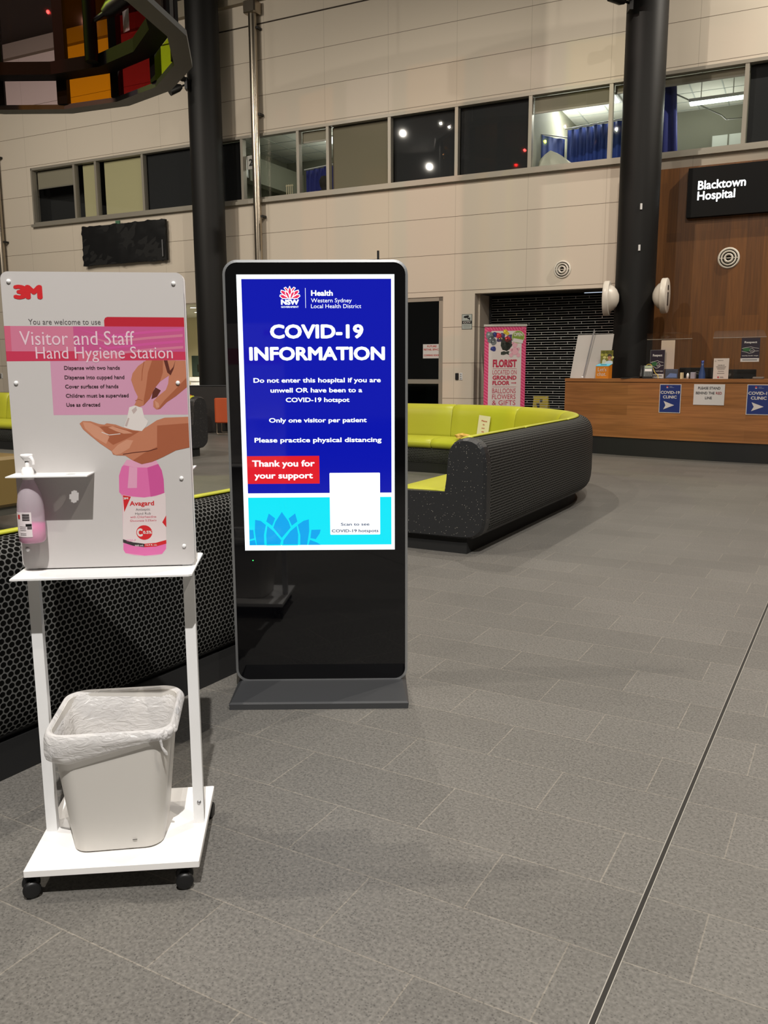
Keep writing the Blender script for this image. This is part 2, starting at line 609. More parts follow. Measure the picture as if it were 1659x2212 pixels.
# movement joint in the floor
SLOT = mat('floor_slot', (30, 27, 23), 0.7)
EDGE = mat('floor_slot_edge', (150, 146, 138), 0.5, noise=0.1, nscale=30)
b = MB()
b.box(-0.006, 0.006, -6, 16, -0.004, 0.0012, SLOT)
b.box(-0.0085, -0.006, -6, 16, -0.004, 0.0015, EDGE)
b.box(0.006, 0.0085, -6, 16, -0.004, 0.0015, EDGE)
jo = Vector((math.cos(TA), math.sin(TA), 0)) * -0.4205 + Vector((-math.sin(TA), math.cos(TA), 0)) * 1.0
tag(b.build('trim_1', loc=jo, rot=(0, 0, TA - R(0.38))), kind='structure')

# back wall, openings cut as a grid
CEIL = 9.85
U0, U1 = -22.0, 14.0
WZ0, WZ1 = 5.31, 6.75
WU0 = -12.45
HOLES = [(WU0, U1, WZ0, WZ1), (-2.9, -0.56, -1, 2.965), (-9.0, -6.3, -1, 3.065), (0.155, 3.15, -1, 3.0)]
us = sorted({U0, U1} | {h[0] for h in HOLES} | {h[1] for h in HOLES})
zs = sorted({0.0, CEIL} | {max(0, h[2]) for h in HOLES} | {h[3] for h in HOLES})
b = MB()
for i in range(len(us) - 1):
    for j in range(len(zs) - 1):
        cu, cz = (us[i] + us[i + 1]) / 2, (zs[j] + zs[j + 1]) / 2
        if not any(h[0] < cu < h[1] and h[2] < cz < h[3] for h in HOLES):
            b.box(us[i], us[i + 1], 0, 0.22, zs[j], zs[j + 1], WALL)
tag(b.build('wall_back', loc=W0, rot=(0, 0, WA)), kind='structure')

CEIL_M = mat('ceiling_paint', (62, 54, 46), 0.9)
b = MB()
b.box(-30, 20, -12, 32, CEIL, CEIL + 0.2, CEIL_M)
tag(b.build('ceiling'), kind='structure')

# timber wall behind the desk
b = MB()
b.box(3.2, 11.5, -0.07, -0.001, 0, 5.055, WOOD_V)
tag(b.build('wall_feature', loc=W0, rot=(0, 0, WA)), kind='structure')

# deep shadow line under the upper wall panels
GAP = mat('shadow_gap', (58, 48, 38), 0.8)
b = MB()
b.box(U0, U1, -0.012, 0.0, 9.035, 9.06, GAP)
b.box(U0, U1, -0.14, 0.0, 9.50, CEIL, mat('bulkhead', (150, 140, 122), 0.7))
tag(b.build('trim_2', loc=W0, rot=(0, 0, WA)), kind='structure')

# --- window strip
FR = mat('window_frame_alu', (150, 144, 132), 0.45, 0.3)
MUL = [-12.41, -10.90, -10.15, -8.60, -7.06, -5.61, -4.09, -3.32, -1.81, -0.29, 1.255, 2.805, 3.58, 5.14, 6.70, 8.24, 9.78, 11.3, 12.9]
win = thing('window_1', W0, WA, kind='structure')
b = MB()
b.box(WU0, U1, -0.03, 0.12, WZ1 - 0.06, WZ1, FR)
b.box(WU0, U1, -0.03, 0.12, WZ0, WZ0 + 0.055, FR)
b.box(WU0, WU0 + 0.05, -0.03, 0.12, WZ0, WZ1, FR)
b.build('window_frame', win)
b = MB()
b.box(WU0 - 0.03, U1, -0.10, 0.05, WZ0 - 0.07, WZ0, FR)
b.build('window_sill', win)
for a, c in zip(MUL, MUL[1:]):
    if a > WU0 + 0.1:
        b = MB()
        b.box(a - 0.035, a + 0.035, -0.02, 0.11, WZ0 + 0.05, WZ1 - 0.05, FR)
        b.build('mullion', win)
    b = MB()
    b.box(a + 0.03, c - 0.03, 0.045, 0.055, WZ0 + 0.05, WZ1 - 0.05, GLASS)
    b.build('pane', win)

# --- rooms behind the windows
WARD = mat('ward_wall_paint', (138, 138, 122), 0.7)
WARDC = mat('ward_ceiling', (205, 206, 194), 0.8)
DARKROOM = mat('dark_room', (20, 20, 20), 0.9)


def room(name, ua, ub, depth, zc, m, mc):
    q = MB()
    t = 0.06
    q.box(ua - t, ub + t, depth, depth + t, 4.2, zc + t, m)
    q.box(ua - t, ua, 0.23, depth, 4.2, zc + t, m)
    q.box(ub, ub + t, 0.23, depth, 4.2, zc + t, m)
    tag(q.build('wall_' + name, loc=W0, rot=(0, 0, WA)), kind='structure')
    q = MB()
    q.box(ua, ub, 0.23, depth, zc, zc + t, mc)
    if mc is WARDC:
        g = mat('ceiling_grid', (170, 176, 170), 0.6)
        k = ua + 0.3
        while k < ub:
            q.box(k - 0.012, k + 0.012, 0.23, depth, zc - 0.006, zc + 0.001, g)
            k += 0.6
        k = 0.5
        while k < depth:
            q.box(ua, ub, k - 0.012, k + 0.012, zc - 0.006, zc + 0.001, g)
            k += 0.6
    tag(q.build('ceiling_' + name, loc=W0, rot=(0, 0, WA)), kind='structure')
    q = MB()
    q.box(ua - t, ub + t, 0.23, depth + t, 4.1, 4.2, m)
    tag(q.build('floor_' + name, loc=W0, rot=(0, 0, WA)), kind='structure')


room('ward_far', -6.70, -3.30, 3.6, 7.0, WARD, WARDC)
room('ward_near', 1.25, 5.14, 3.6, 7.0, WARD, WARDC)


def ward_lamp(name, u, y, z, w, sx, sy):
    l = bpy.data.lights.new(name, 'AREA')
    l.energy = w
    l.color = (1.0, 1.0, 0.92)
    l.shape = 'RECTANGLE'
    l.size = sx
    l.size_y = sy
    o = bpy.data.objects.new(name, l)
    COL.objects.link(o)
    o.location = wp(u, y, z)
    o.rotation_euler = (0, 0, WA)
    return o


# strip lamps hanging in the wards
TUBE = mat('lit_diffuser', (240, 245, 240), 0.5, emit=(235, 255, 245), estr=7)


def strip(u0, u1, y, z, label, drop):
    o = thing('strip_light', wp((u0 + u1) / 2, y, z), WA, label, 'light')
    w = (u1 - u0) / 2
    q = MB(); q.box(-w, w, -0.06, 0.06, -0.03, 0.012, TUBE); q.build('diffuser', o)
    q = MB(); q.box(-w - .02, w + .02, -0.075, 0.075, 0.012, 0.07, WHITE_PAINT)
    q.tube([(-w * .6, 0, 0.07), (-w * .6, 0, drop)], 0.008, WHITE_PAINT); q.tube([(w * .6, 0, 0.07), (w * .6, 0, drop)], 0.008, WHITE_PAINT)
    q.build('housing', o)
    ward_lamp('strip_light_lamp', (u0 + u1) / 2, y, z - 0.06, 30, w * 2, 0.1)


strip(4.10, 5.04, 0.9, 6.40, 'white strip light glowing in the ward window above the hospital sign', 0.58)
# recessed ceiling panel glowing over the blue curtains
def troffer(u, y, label, w):
    o = thing('ceiling_light_panel', wp(u, y, 6.985), WA, label, 'light')
    q = MB(); q.box(-0.56, 0.56, -0.28, 0.28, -0.012, 0.008, mat('troffer_glow', (230, 240, 232), 0.5, emit=(240, 250, 232), estr=1.6)); q.build('diffuser', o)
    q = MB()
    for a in (-1, 1):
        q.box(-0.6, 0.6, a * 0.3 - 0.02, a * 0.3 + 0.02, -0.02, 0.012, WHITE_PAINT)
        q.box(a * 0.6 - 0.02, a * 0.6 + 0.02, -0.3, 0.3, -0.02, 0.012, WHITE_PAINT)
    q.build('frame', o)
    ward_lamp('troffer_lamp', u, y, 6.95, w, 1.1, 0.5)


troffer(1.95, 1.9, 'glowing ceiling panel seen through the window left of the right column', 46)
troffer(-3.95, 2.0, 'glowing ceiling panel seen through the window beside the steel downpipe', 26)

def ceiling_fill(u, y, z, w):  # added lamp facing up, only to brighten the ward ceiling
    o = ward_lamp('ward_ceiling_fill', u, y, z, w, 0.9, 0.3)
    o.rotation_euler = (math.pi, 0, WA)


ceiling_fill(1.75, 2.3, 6.2, 24)
ceiling_fill(-3.8, 1.9, 6.0, 18)
ceiling_fill(4.3, 2.6, 6.1, 12)

# hospital curtains
BLUE = mat('ward_curtain_blue', (44, 70, 150), 0.8)
NAVY = mat('ward_curtain_navy', (30, 38, 110), 0.8)


def curtain(u0, u1, y, z0, z1, m, label, flare=0.0, y1=None):
    o = thing('ward_curtain', wp(u0, y, z0), WA, label, 'curtain')
    n = max(10, int((u1 - u0) * 40))
    v, f = [], []
    yb = (y if y1 is None else y1) - y
    for k in (0, 1):
        for i in range(n + 1):
            t = i / n
            x = (u1 - u0) * t + (flare * t if k == 0 else 0)
            yy = yb * t + 0.045 * math.sin(t * (u1 - u0) * 2 * math.pi / 0.16) * (1.0 if k == 0 else 0.7)
            v.append((x, yy, (z1 - z0) * k - (0.015 * abs(math.sin(t * (u1 - u0) * math.pi / 0.32)) if k else 0)))
    for i in range(n):
        f.append((i, i + 1, n + 2 + i, n + 1 + i))
    q = MB(); q.add(v, f, m, smooth=True)
    c = q.build('cloth', o)
    so = c.modifiers.new('th', 'SOLIDIFY'); so.thickness = 0.006
    q = MB(); q.tube([(-0.05, 0, z1 - z0 + 0.02), (u1 - u0 + 0.05, yb, z1 - z0 + 0.02)], 0.012, WHITE_PAINT); q.build('curtain_rail', o)
    return o


curtain(1.62, 3.35, 1.45, 4.6, 6.36, BLUE, 'wide blue ward curtain hanging behind the window left of the right column', y1=1.1)
curtain(1.27, 1.60, 0.75, 4.6, 6.15, BLUE, 'narrow bunch of blue curtain at the left edge of the lit ward window', y1=1.3)
curtain(3.60, 3.92, 0.35, 4.6, 6.62, NAVY, 'dark navy curtain bunched right of the right column in the ward window', 0.12)
curtain(-4.62, -3.34, 1.2, 4.6, 6.14, NAVY, 'dark blue curtain in the lit window beside the steel downpipe', y1=0.9)

# bed linen heaped behind the glass
o = thing('linen_bag', wp(1.62, 0.46, 5.2), WA, 'crumpled pale linen heaped at the sill of the lit ward window', 'linen')
q = MB()
prof = []
v, f = [], []
n, mrow = 18, 9
for k in range(mrow):
    h = k / (mrow - 1)
    for i in range(n):
        t = 2 * math.pi * i / n
        rr = (1 - h ** 2.1) ** 0.85 * (1 + 0.22 * math.sin(5 * t + 4 * h)) + 0.02
        v.append((0.36 * rr * math.cos(t) + 0.16 * (1 - h) - 0.08, 0.14 * rr * math.sin(t), 0.55 * h))
for k in range(mrow - 1):
    for i in range(n):
        j = (i + 1) % n
        f.append((k * n + i, k * n + j, (k + 1) * n + j, (k + 1) * n + i))
q.add(v, f, mat('pale_linen', (205, 205, 190), 0.8), smooth=True)
q.build('linen', o)

# ceiling track and small ward fittings
o = tag(MB().tube([wp(2.9, 0.5, 6.72), wp(3.7, 0.6, 6.62), wp(4.55, 2.0, 6.42), wp(4.62, 2.3, 6.40), wp(5.1, 2.35, 6.4)], 0.014, mat('ceiling_track_paint', (150, 150, 144), 0.4)).build('curtain_track'),
        'bent curtain track under the ward ceiling above the hospital sign', 'curtain track')
q = MB(); q.box(-0.52, 0.52, -0.02, 0.02, -0.11, 0.11, mat('far_window_glow', (200, 205, 195), 0.5, emit=(190, 195, 180), estr=0.35))
for k in (-0.52, -0.18, 0.18, 0.52):
    q.box(k - 0.015, k + 0.015, -0.03, 0.03, -0.12, 0.12, WARD)
tag(q.build('clerestory_window', loc=wp(4.75, 3.57, 6.30), rot=(0, 0, WA)), kind='structure')

# dark head and shoulders shape on a chair, slatted frame in the far ward
o = thing('ward_figure_chair', wp(-3.75, 0.62, 4.21), WA, 'dark head and shoulders shape over a chair seat in the lit window beside the steel downpipe', 'chair')
q = MB()
q.lathe([(0.001, 1.62), (0.10, 1.60), (0.15, 1.50), (0.13, 1.38), (0.09, 1.32), (0.2, 1.26), (0.28, 1.15), (0.27, 0.5)], mat('dark_upholstery', (32, 30, 28), 0.8), 20)
q.build('backrest', o)
q = MB(); q.box(-0.27, 0.27, -0.25, 0.25, 0.42, 0.52, MATS['dark_upholstery'], 0.03); q.build('seat', o)
for sx in (-.22, .22):
    for sy in (-.2, .2):
        q = MB(); q.tube([(sx, sy, 0.42), (sx, sy, 0)], 0.018, BLACK); q.build('leg', o)
o = thing('slatted_stand', wp(-4.52, 0.4, 4.21), WA, 'pale slatted stand leaning in the far ward window', 'stand')
q = MB()
for k in range(4):
    q.tube([(-0.16 + 0.07 * k, 0, 0), (-0.18 + 0.05 * k, 0.05, 1.48)], 0.012, mat('pale_wood', (190, 180, 150), 0.5))
q.tube([(-0.2, 0.05, 1.45), (0.0, 0.05, 1.45)], 0.014, MATS['pale_wood'])
q.build('slats', o)

# bed head lamp in the far ward
o = thing('bed_head_light', wp(-6.28, 1.0, 6.34), WA, 'bright wall lamp behind the glass at the left of the steel downpipe', 'light')
q = MB(); q.box(-0.07, 0.07, -0.05, 0.0, -0.2, 0.18, mat('bedhead_glow', (240, 240, 230), 0.5, emit=(255, 255, 235), estr=1.4)); q.build('diffuser', o)
q = MB(); q.box(-0.1, 0.1, 0.0, 0.06, -0.24, 0.24, WHITE_PAINT); q.box(-0.14, 0.14, 0.06, 2.56, -0.3, 0.3, WARD); q.build('housing', o)
q = MB(); q.box(-.11, .11, -.004, .004, -.15, .15, WHITE_PRINT); text(q, '2', -0.05, 0.06, -0.08, 0.16, -0.006, BLACK, 0.04)
tag(q.build('bay_number_sign', loc=wp(-5.47, 0.14, 6.20), rot=(0, 0, WA)), 'white bay number sign behind glass at the steel downpipe', 'sign')

# roller blinds
def blind(u0, u1, z0, m, label, y=0.13):
    o = thing('roller_blind', wp((u0 + u1) / 2, y, WZ1 - 0.06), WA, label, 'blind')
    w = (u1 - u0) / 2
    q = MB(); q.box(-w, w, 0.0, 0.006, z0 - (WZ1 - 0.06), -0.02, m); q.build('blind_fabric', o)
    q = MB(); q.tube([(-w, 0.03, -0.03), (w, 0.03, -0.03)], 0.03, m); q.build('roller', o)
    q = MB(); q.box(-w, w, -0.008, 0.014, z0 - (WZ1 - 0.06) - 0.02, z0 - (WZ1 - 0.06) + 0.012, FR); q.build('bottom_bar', o)
    return o


BEIGE = mat('beige_blind', (188, 180, 140), 0.8)
GREY = mat('grey_blind', (128, 120, 100), 0.8)
PALE = mat('pale_blind', (150, 142, 124), 0.8)
INK = mat('ink_blind', (26, 27, 30), 0.8)
blind(-12.36, -10.95, 6.25, PALE, 'short grey blind half drawn in the leftmost upper window')
blind(-10.72, -10.19, 5.36, BEIGE, 'narrow beige blind fully drawn in the second upper window')
blind(-9.98, -8.65, 5.36, BEIGE, 'wide beige blind fully drawn in the third upper window')
blind(-8.55, -7.11, 5.36, INK, 'dark blind left of the left column')
blind(-7.01, -5.70, 5.36, INK, 'dark blind between the left column and the downpipe')
blind(-3.27, -1.86, 5.36, GREY, 'greyish blind fully drawn right of the lit window with dark blue curtain')
blind(-1.76, -0.34, 5.36, INK, 'dark blind right of the greyish blind with lamp reflections')
blind(-0.24, 1.20, 5.36, INK, 'dark blind directly left of the lit blue curtain ward')
blind(5.19, 6.65, 5.36, INK, 'dark blind at the right end of the upper windows')
blind(1.30, 2.76, 6.40, PALE, 'short raised blind above the wide blue ward curtain')
blind(-4.05, -3.37, 6.46, PALE, 'short raised blind above the dark blue curtain')
blind(2.85, 5.09, 6.55, PALE, 'long raised blind above the strip light')
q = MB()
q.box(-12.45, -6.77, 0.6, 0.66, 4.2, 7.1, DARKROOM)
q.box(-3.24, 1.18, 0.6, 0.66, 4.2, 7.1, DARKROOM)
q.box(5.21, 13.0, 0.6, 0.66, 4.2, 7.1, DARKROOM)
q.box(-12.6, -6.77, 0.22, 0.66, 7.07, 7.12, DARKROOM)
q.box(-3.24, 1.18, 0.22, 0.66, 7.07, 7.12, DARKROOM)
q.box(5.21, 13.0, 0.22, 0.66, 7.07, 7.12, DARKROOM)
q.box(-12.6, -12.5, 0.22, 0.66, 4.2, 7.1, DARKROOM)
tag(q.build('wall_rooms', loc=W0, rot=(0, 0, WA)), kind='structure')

# --- glass door bay left of the pier
door = thing('door_1', W0, WA, kind='structure')
q = MB()
q.box(-0.66, -0.56, 0.02, 0.14, 0, 2.965, FR); q.box(-2.9, -0.56, 0.02, 0.14, 2.88, 2.965, FR)
q.box(-2.9, -2.8, 0.02, 0.14, 0, 2.965, FR); q.build('door_frame', door)
q = MB(); q.box(-2.8, -0.66, 0.05, 0.11, 1.14, 1.235, FR); q.build('push_bar', door)
q = MB(); q.box(-2.8, -0.66, 0.075, 0.085, 0, 2.88, clear('dark_glass', (0.55, 0.6, 0.6))); q.build('pane', door)
DK = mat('dark_shop', (30, 31, 31), 0.9)
q = MB()
q.box(-3.0, -0.45, 2.4, 2.46, 0, 3.1, DK); q.box(-3.06, -3.0, 0.23, 2.4, 0, 3.1, DK); q.box(-0.45, -0.4, 0.23, 2.4, 0, 3.1, DK); q.box(-3.0, -0.45, 0.23, 2.4, 3.05, 3.1, DK)
tag(q.build('wall_shop', loc=W0, rot=(0, 0, WA)), kind='structure')
RED = mat('sign_red', (176, 48, 40), 0.6)
q = MB(); q.box(-0.21, 0.21, 0, 0.004, 0, 0.30, WHITE_PRINT)
text(q, 'FUTURE', -0.11, 0.11, 0.235, 0.04, -0.002, RED, 0.03)
text(q, 'RETAIL SPACE', -0.19, 0.19, 0.168, 0.04, -0.002, RED, 0.03)
text(q, 'COMING SOON', -0.19, 0.19, 0.045, 0.04, -0.002, RED, 0.03)
tag(q.build('paper_notice', loc=wp(-0.83, 0.045, 1.683), rot=(0, 0, WA)), 'white paper with red lettering taped on the dark glass door', 'notice')

# --- lit corridor at the far left
CREAM = mat('corridor_cream', (214, 208, 176), 0.7)
q = MB()
q.box(-14.2, -5.2, 6.5, 6.56, 0, 3.2, CREAM); q.box(-14.26, -14.2, 0.23, 6.5, 0, 3.2, CREAM); q.box(-5.2, -5.14, 0.23, 6.5, 0, 3.2, CREAM)
tag(q.build('wall_corridor', loc=W0, rot=(0, 0, WA)), kind='structure')
q = MB(); q.box(-14.2, -5.2, 0.23, 6.5, 3.2, 3.26, WARDC)
tag(q.build('ceiling_corridor', loc=W0, rot=(0, 0, WA)), kind='structure')
for u, y, lb in ((-9.22, 2.48, 'round downlight in the corridor ceiling nearer the white board'), (-10.38, 4.10, 'round downlight in the corridor ceiling nearer the left column')):
    o = thing('downlight', wp(u, y, 3.19), WA, lb, 'light', None)
    q = MB(); q.lathe([(0.001, -0.012), (0.085, -0.012), (0.085, 0.008)], mat('downlight_glow', (255, 240, 210), 0.5, emit=(255, 236, 200), estr=9), 20); q.build('lens', o)
    q = MB(); q.lathe([(0.085, -0.014), (0.12, -0.014), (0.125, 0.01)], WHITE_PAINT, 20); q.build('trim_ring', o)
    l = bpy.data.lights.new('corridor_lamp', 'SPOT'); l.spot_size = R(150); l.spot_blend = 0.6; l.energy = 700; l.color = (1, 0.92, 0.76); l.shadow_soft_size = 0.08
    lo = bpy.data.objects.new('corridor_lamp', l); COL.objects.link(lo); lo.location = wp(u, y, 3.12)
q = MB(); q.box(-0.35, 0.35, 0, 0.02, 0, 0.7, mat('poster_teal', (52, 70, 66), 0.5)); q.rect(-0.12, 0.12, 0.15, 0.4, -0.002, BLACK)
tag(q.build('wall_poster', loc=wp(-12.25, 6.47, 1.22), rot=(0, 0, WA)), 'dark teal poster on the cream corridor wall', 'poster')
o = thing('hand_basin', wp(-12.0, 6.4, 0), WA, 'white basin unit against the cream corridor wall', 'basin')
q = MB(); q.box(-0.3, 0.3, -0.42, 0.0, 0.0, 1.05, WHITE_PAINT, 0.02); q.build('cabinet', o)
q = MB(); q.box(-0.34, 0.34, -0.46, 0.02, 1.05, 1.20, WHITE_PAINT, 0.03); q.build('bowl', o)
q = MB(); q.tube([(0, -0.05, 1.2), (0, -0.05, 1.36), (0, -0.22, 1.36)], 0.014, STEEL); q.build('tap', o)

# --- recess and roller shutter of the florist
b = MB()
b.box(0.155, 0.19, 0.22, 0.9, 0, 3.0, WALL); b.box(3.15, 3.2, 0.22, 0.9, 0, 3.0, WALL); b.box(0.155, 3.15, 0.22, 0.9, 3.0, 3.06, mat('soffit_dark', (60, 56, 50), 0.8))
tag(b.build('wall_recess', loc=W0, rot=(0, 0, WA)), kind='structure')
b = MB()
b.box(0.0, 3.6, 3.4, 3.46, 0, 3.4, DARKROOM); b.box(-0.06, 0.0, 0.95, 3.4, 0, 3.4, DARKROOM); b.box(3.6, 3.66, 0.95, 3.4, 0, 3.4, DARKROOM); b.box(0, 3.6, 0.95, 3.4, 3.2, 3.26, DARKROOM)
tag(b.build('wall_florist', loc=W0, rot=(0, 0, WA)), kind='structure')
sh = thing('roller_shutter', wp(1.67, 0.82, 0), WA, 'black and silver open grille shutter closed behind the florist banner', 'shutter')
SLAT = mat('shutter_bar', (196, 196, 192), 0.4, 0.5)
w = 1.46
for k in range(28):
    z = 0.11 + 0.1025 * k
    q = MB()
    q.tube([(-w, 0, z), (w, 0, z)], 0.0055, SLAT, 6)
    q.tube([(-w, 0, z + 0.051), (w, 0, z + 0.051)], 0.0055, SLAT, 6)
    x = -w + (0.14 if k % 2 else 0.0) + 0.03
    while x < w:
        q.box(x - 0.005, x + 0.005, -0.005, 0.005, z, z + 0.051, SLAT)
        x += 0.28
    q.build('grille_bar', sh)
q = MB(); q.box(-w, w, -0.02, 0.02, 0.0, 0.1, BLACK); q.build('bottom_rail', sh)
q = MB(); q.box(-w - 0.01, -w + 0.03, -0.04, 0.04, 0, 3.0, CHARCOAL); q.build('guide', sh)
q = MB(); q.box(w - 0.03, w + 0.01, -0.04, 0.04, 0, 3.0, CHARCOAL); q.build('guide', sh)
o = thing('shop_light', wp(2.35, 1.6, 3.06), WA, 'lit pale fitting seen through the top of the shutter', 'light')
q = MB(); q.box(-0.24, 0.24, -0.2, 0.2, 0, 0.13, WHITE_PAINT); q.build('housing', o)
q = MB(); q.box(-0.25, 0.25, -0.21, -0.2, -0.03, 0.03, mat('shop_lamp', (230, 240, 250), 0.5, emit=(220, 235, 255), estr=0.9))
q.box(-0.25, -0.21, -0.215, -0.2, 0, 0.13, MATS['shop_lamp']); q.box(0.21, 0.25, -0.215, -0.2, 0, 0.13, MATS['shop_lamp']); q.build('diffuser', o)
o = thing('wet_floor_sign', wp(1.27, 1.25, 0), WA, 'yellow folding caution sign behind the shutter next to the florist banner', 'caution sign')
YEL = mat('caution_yellow', (190, 168, 20), 0.5)
for sg, nm in ((-1, 'front_panel'), (1, 'back_panel')):
    q = MB()
    q.add([(-0.2, sg * 0.22, 0), (0.2, sg * 0.22, 0), (0.16, sg * 0.02, 0.86), (-0.16, sg * 0.02, 0.86), (-0.2, sg * 0.20, 0), (0.2, sg * 0.20, 0), (0.16, sg * 0.0, 0.86), (-0.16, sg * 0.0, 0.86)],
          [(0, 1, 2, 3), (7, 6, 5, 4), (0, 4, 5, 1), (1, 5, 6, 2), (2, 6, 7, 3), (3, 7, 4, 0)], YEL)
    if sg < 0:
        def S(x, z):
            return (x, -(0.22 - 0.2 * z / 0.86) - 0.004, z)
        q.add([S(-.09, .70), S(-.02, .70), S(.0, .55), S(.09, .40), S(.05, .38), S(-.02, .50), S(-.1, .40), S(-.13, .43), S(-.05, .56)], [tuple(range(9))], BLACK)
        q.add([S(-.02, .73), S(.04, .73), S(.04, .79), S(-.02, .79)], [(0, 1, 2, 3)], BLACK)
    q.build(nm, o)

# ------------------------------------------------------------------ wall fittings
# air jets
def jet(u, z, y, r, label):
    o = thing('air_vent', wp(u, y, z), WA, label, 'air vent')
    G = mat('vent_white', (220, 214, 202), 0.4)
    q = MB(); q.lathe([(r * .82, 0.02), (r * .82, -0.02), (r * .9, -0.03), (r, -0.008), (r, 0.0)], G, 40, 'y'); q.build('outer_ring', o)
    q = MB(); q.lathe([(r * .56, 0.02), (r * .57, -0.045), (r * .70, -0.05), (r * .73, 0.02)], G, 36, 'y'); q.build('middle_ring', o)
    q = MB(); q.lathe([(r * .24, 0.02), (r * .27, -0.055), (r * .42, -0.06), (r * .46, 0.02)], G, 32, 'y'); q.build('inner_ring', o)
    q = MB(); q.lathe([(0.0, -0.02), (r * .10, -0.015), (r * .12, 0.015)], mat('vent_core', (80, 76, 70), 0.5), 20, 'y'); q.build('core', o)
    q = MB(); q.lathe([(0.0, 0.0), (r * .82, 0.0)], mat('vent_dark', (24, 22, 20), 0.8), 32, 'y', (0, -0.002, 0)); q.box(-r * .82, r * .82, -0.03, -0.02, -0.006, 0.006, G); q.build('throat', o)


jet(1.98, 3.385, -0.003, 0.172, 'round white air vent on the cream wall left of the right column')
jet(5.035, 3.415, -0.072, 0.187, 'round white air vent on the timber wall under the hospital sign')

# cctv sign
q = MB()
q.box(-0.115, 0.115, -0.006, 0, -0.155, 0.155, mat('sign_grey_edge', (92, 98, 96), 0.5), 0.0)
q.rect(-0.105, 0.105, -0.145, 0.145, -0.008, mat('sign_pale', (176, 182, 176), 0.5))
q.rect(-0.105, 0.105, -0.042, 0.02, -0.010, BLACK)
text(q, 'CCTV', -0.085, 0.085, -0.03, 0.038, -0.012, WHITE_PRINT, 0.04)
q.poly([(-0.075, 0.085), (-0.065, 0.115), (0.035, 0.135), (0.045, 0.10), (-0.02, 0.075)], -0.010, BLACK)
q.poly([(0.0, 0.09), (0.025, 0.09), (0.055, 0.065), (0.05, 0.05), (0.015, 0.06)], -0.010, BLACK)
q.rect(0.048, 0.07, 0.035, 0.085, -0.010, BLACK)
for k in range(2):
    q.rect(-0.08, 0.08, -0.075 - 0.035 * k, -0.068 - 0.035 * k, -0.010, MATS['sign_grey_edge'])
tag(q.build('cctv_sign', loc=wp(-0.012, 0, 2.43), rot=(0, 0, WA)), 'small black and grey CCTV sign on the cream pier', 'sign')


def reader(u, z, label1, label2):
    q = MB(); q.box(-0.036, 0.036, -0.03, 0, -0.07, 0.07, BLACK, 0.008)
    tag(q.build('card_reader', loc=wp(u, 0, z), rot=(0, 0, WA)), label1, 'card reader')
    o = thing('door_button', wp(u + 0.088, 0, z), WA, label2, 'switch')
    q = MB(); q.box(-0.036, 0.036, -0.012, 0, -0.075, 0.075, WHITE_PAINT, 0.005); q.build('plate', o)
    for k in (-0.045, 0.0, 0.045):
        q = MB(); q.box(-0.015, 0.015, -0.018, -0.011, k - 0.014, k + 0.014, mat('switch_grey', (150, 150, 146), 0.5)); q.build('button', o)


reader(-0.222, 1.298, 'small black card reader on the cream pier', 'white switch plate beside the card reader on the cream pier')
reader(-14.28, 1.30, 'small black card reader on the wall at the far left edge', 'white switch plate on the wall at the far left edge')

# covered screen
o = thing('wrapped_wall_screen', wp(-9.245, 0, 4.61), WA, 'wall screen wrapped in black plastic under the left windows', 'screen')
q = MB()
n = 26
v, f = [], []
random.seed(3)
for iy in range(13):
    for ix in range(n + 1):
        x = -1.385 + 2.77 * ix / n
        z = -0.485 + 0.97 * iy / 12
        e = 0.02 if (ix in (0, n) or iy in (0, 12)) else 0
        v.append((x + random.uniform(-e, e), -0.14 + random.uniform(-0.012, 0.012) + 0.01 * math.sin(3 * x + 5 * z), z + random.uniform(-e, e)))
for iy in range(12):
    for ix in range(n):
        f.append((iy * (n + 1) + ix, iy * (n + 1) + ix + 1, (iy + 1) * (n + 1) + ix + 1, (iy + 1) * (n + 1) + ix))
q.add(v, f, mat('black_plastic_film', (17, 17, 18), 0.5, 0, 0.3), smooth=True)
q.build('plastic_cover', o)
q = MB(); q.box(-1.38, 1.38, -0.135, -0.06, -0.48, 0.48, BLACK_MATT); q.build('screen_body', o)
q = MB(); q.box(-0.5, 0.5, -0.06, 0, -0.3, 0.3, CHARCOAL); q.build('wall_bracket', o)
q = MB(); q.box(1.28, 1.31, -0.17, -0.15, -0.40, 0.0, ALU); q.build('tie_bar', o)
q = MB(); q.box(-0.22, -0.08, -0.13, -0.1, 0.47, 0.56, mat('green_tape', (70, 110, 84), 0.5)); q.build('green_tape', o)

# downpipes
def pipe(u, label):
    o = thing('downpipe', wp(u, -0.16, 0), WA, label, 'pipe', 'steel downpipes on the back wall')
    q = MB(); q.tube([(0, 0, 0), (0, 0, 9.28)], 0.093, STEEL, 20); q.build('pipe', o)
    q = MB(); q.box(-0.16, 0.16, -0.14, 0.14, 9.20, 9.46, STEEL, 0.03); q.build('hopper', o)
    for z in (2.3, 4.9, 7.1, 8.9):
        q = MB(); q.box(0.085, 0.13, 0.0, 0.16, z, z + 0.05, BLACK); q.build('bracket', o)


pipe(-5.11, 'tall stainless downpipe on the wall right of the left column')
pipe(-13.62, 'stainless downpipe at the far left edge of the wall')

# columns
def column(x, y, r, label, base=None):
    o = thing('column', (x, y, 0), 0, label, 'column')
    q = MB(); q.lathe([(r, 0), (r, CEIL)], COLUMN, 48); q.build('shaft', o)
    return o


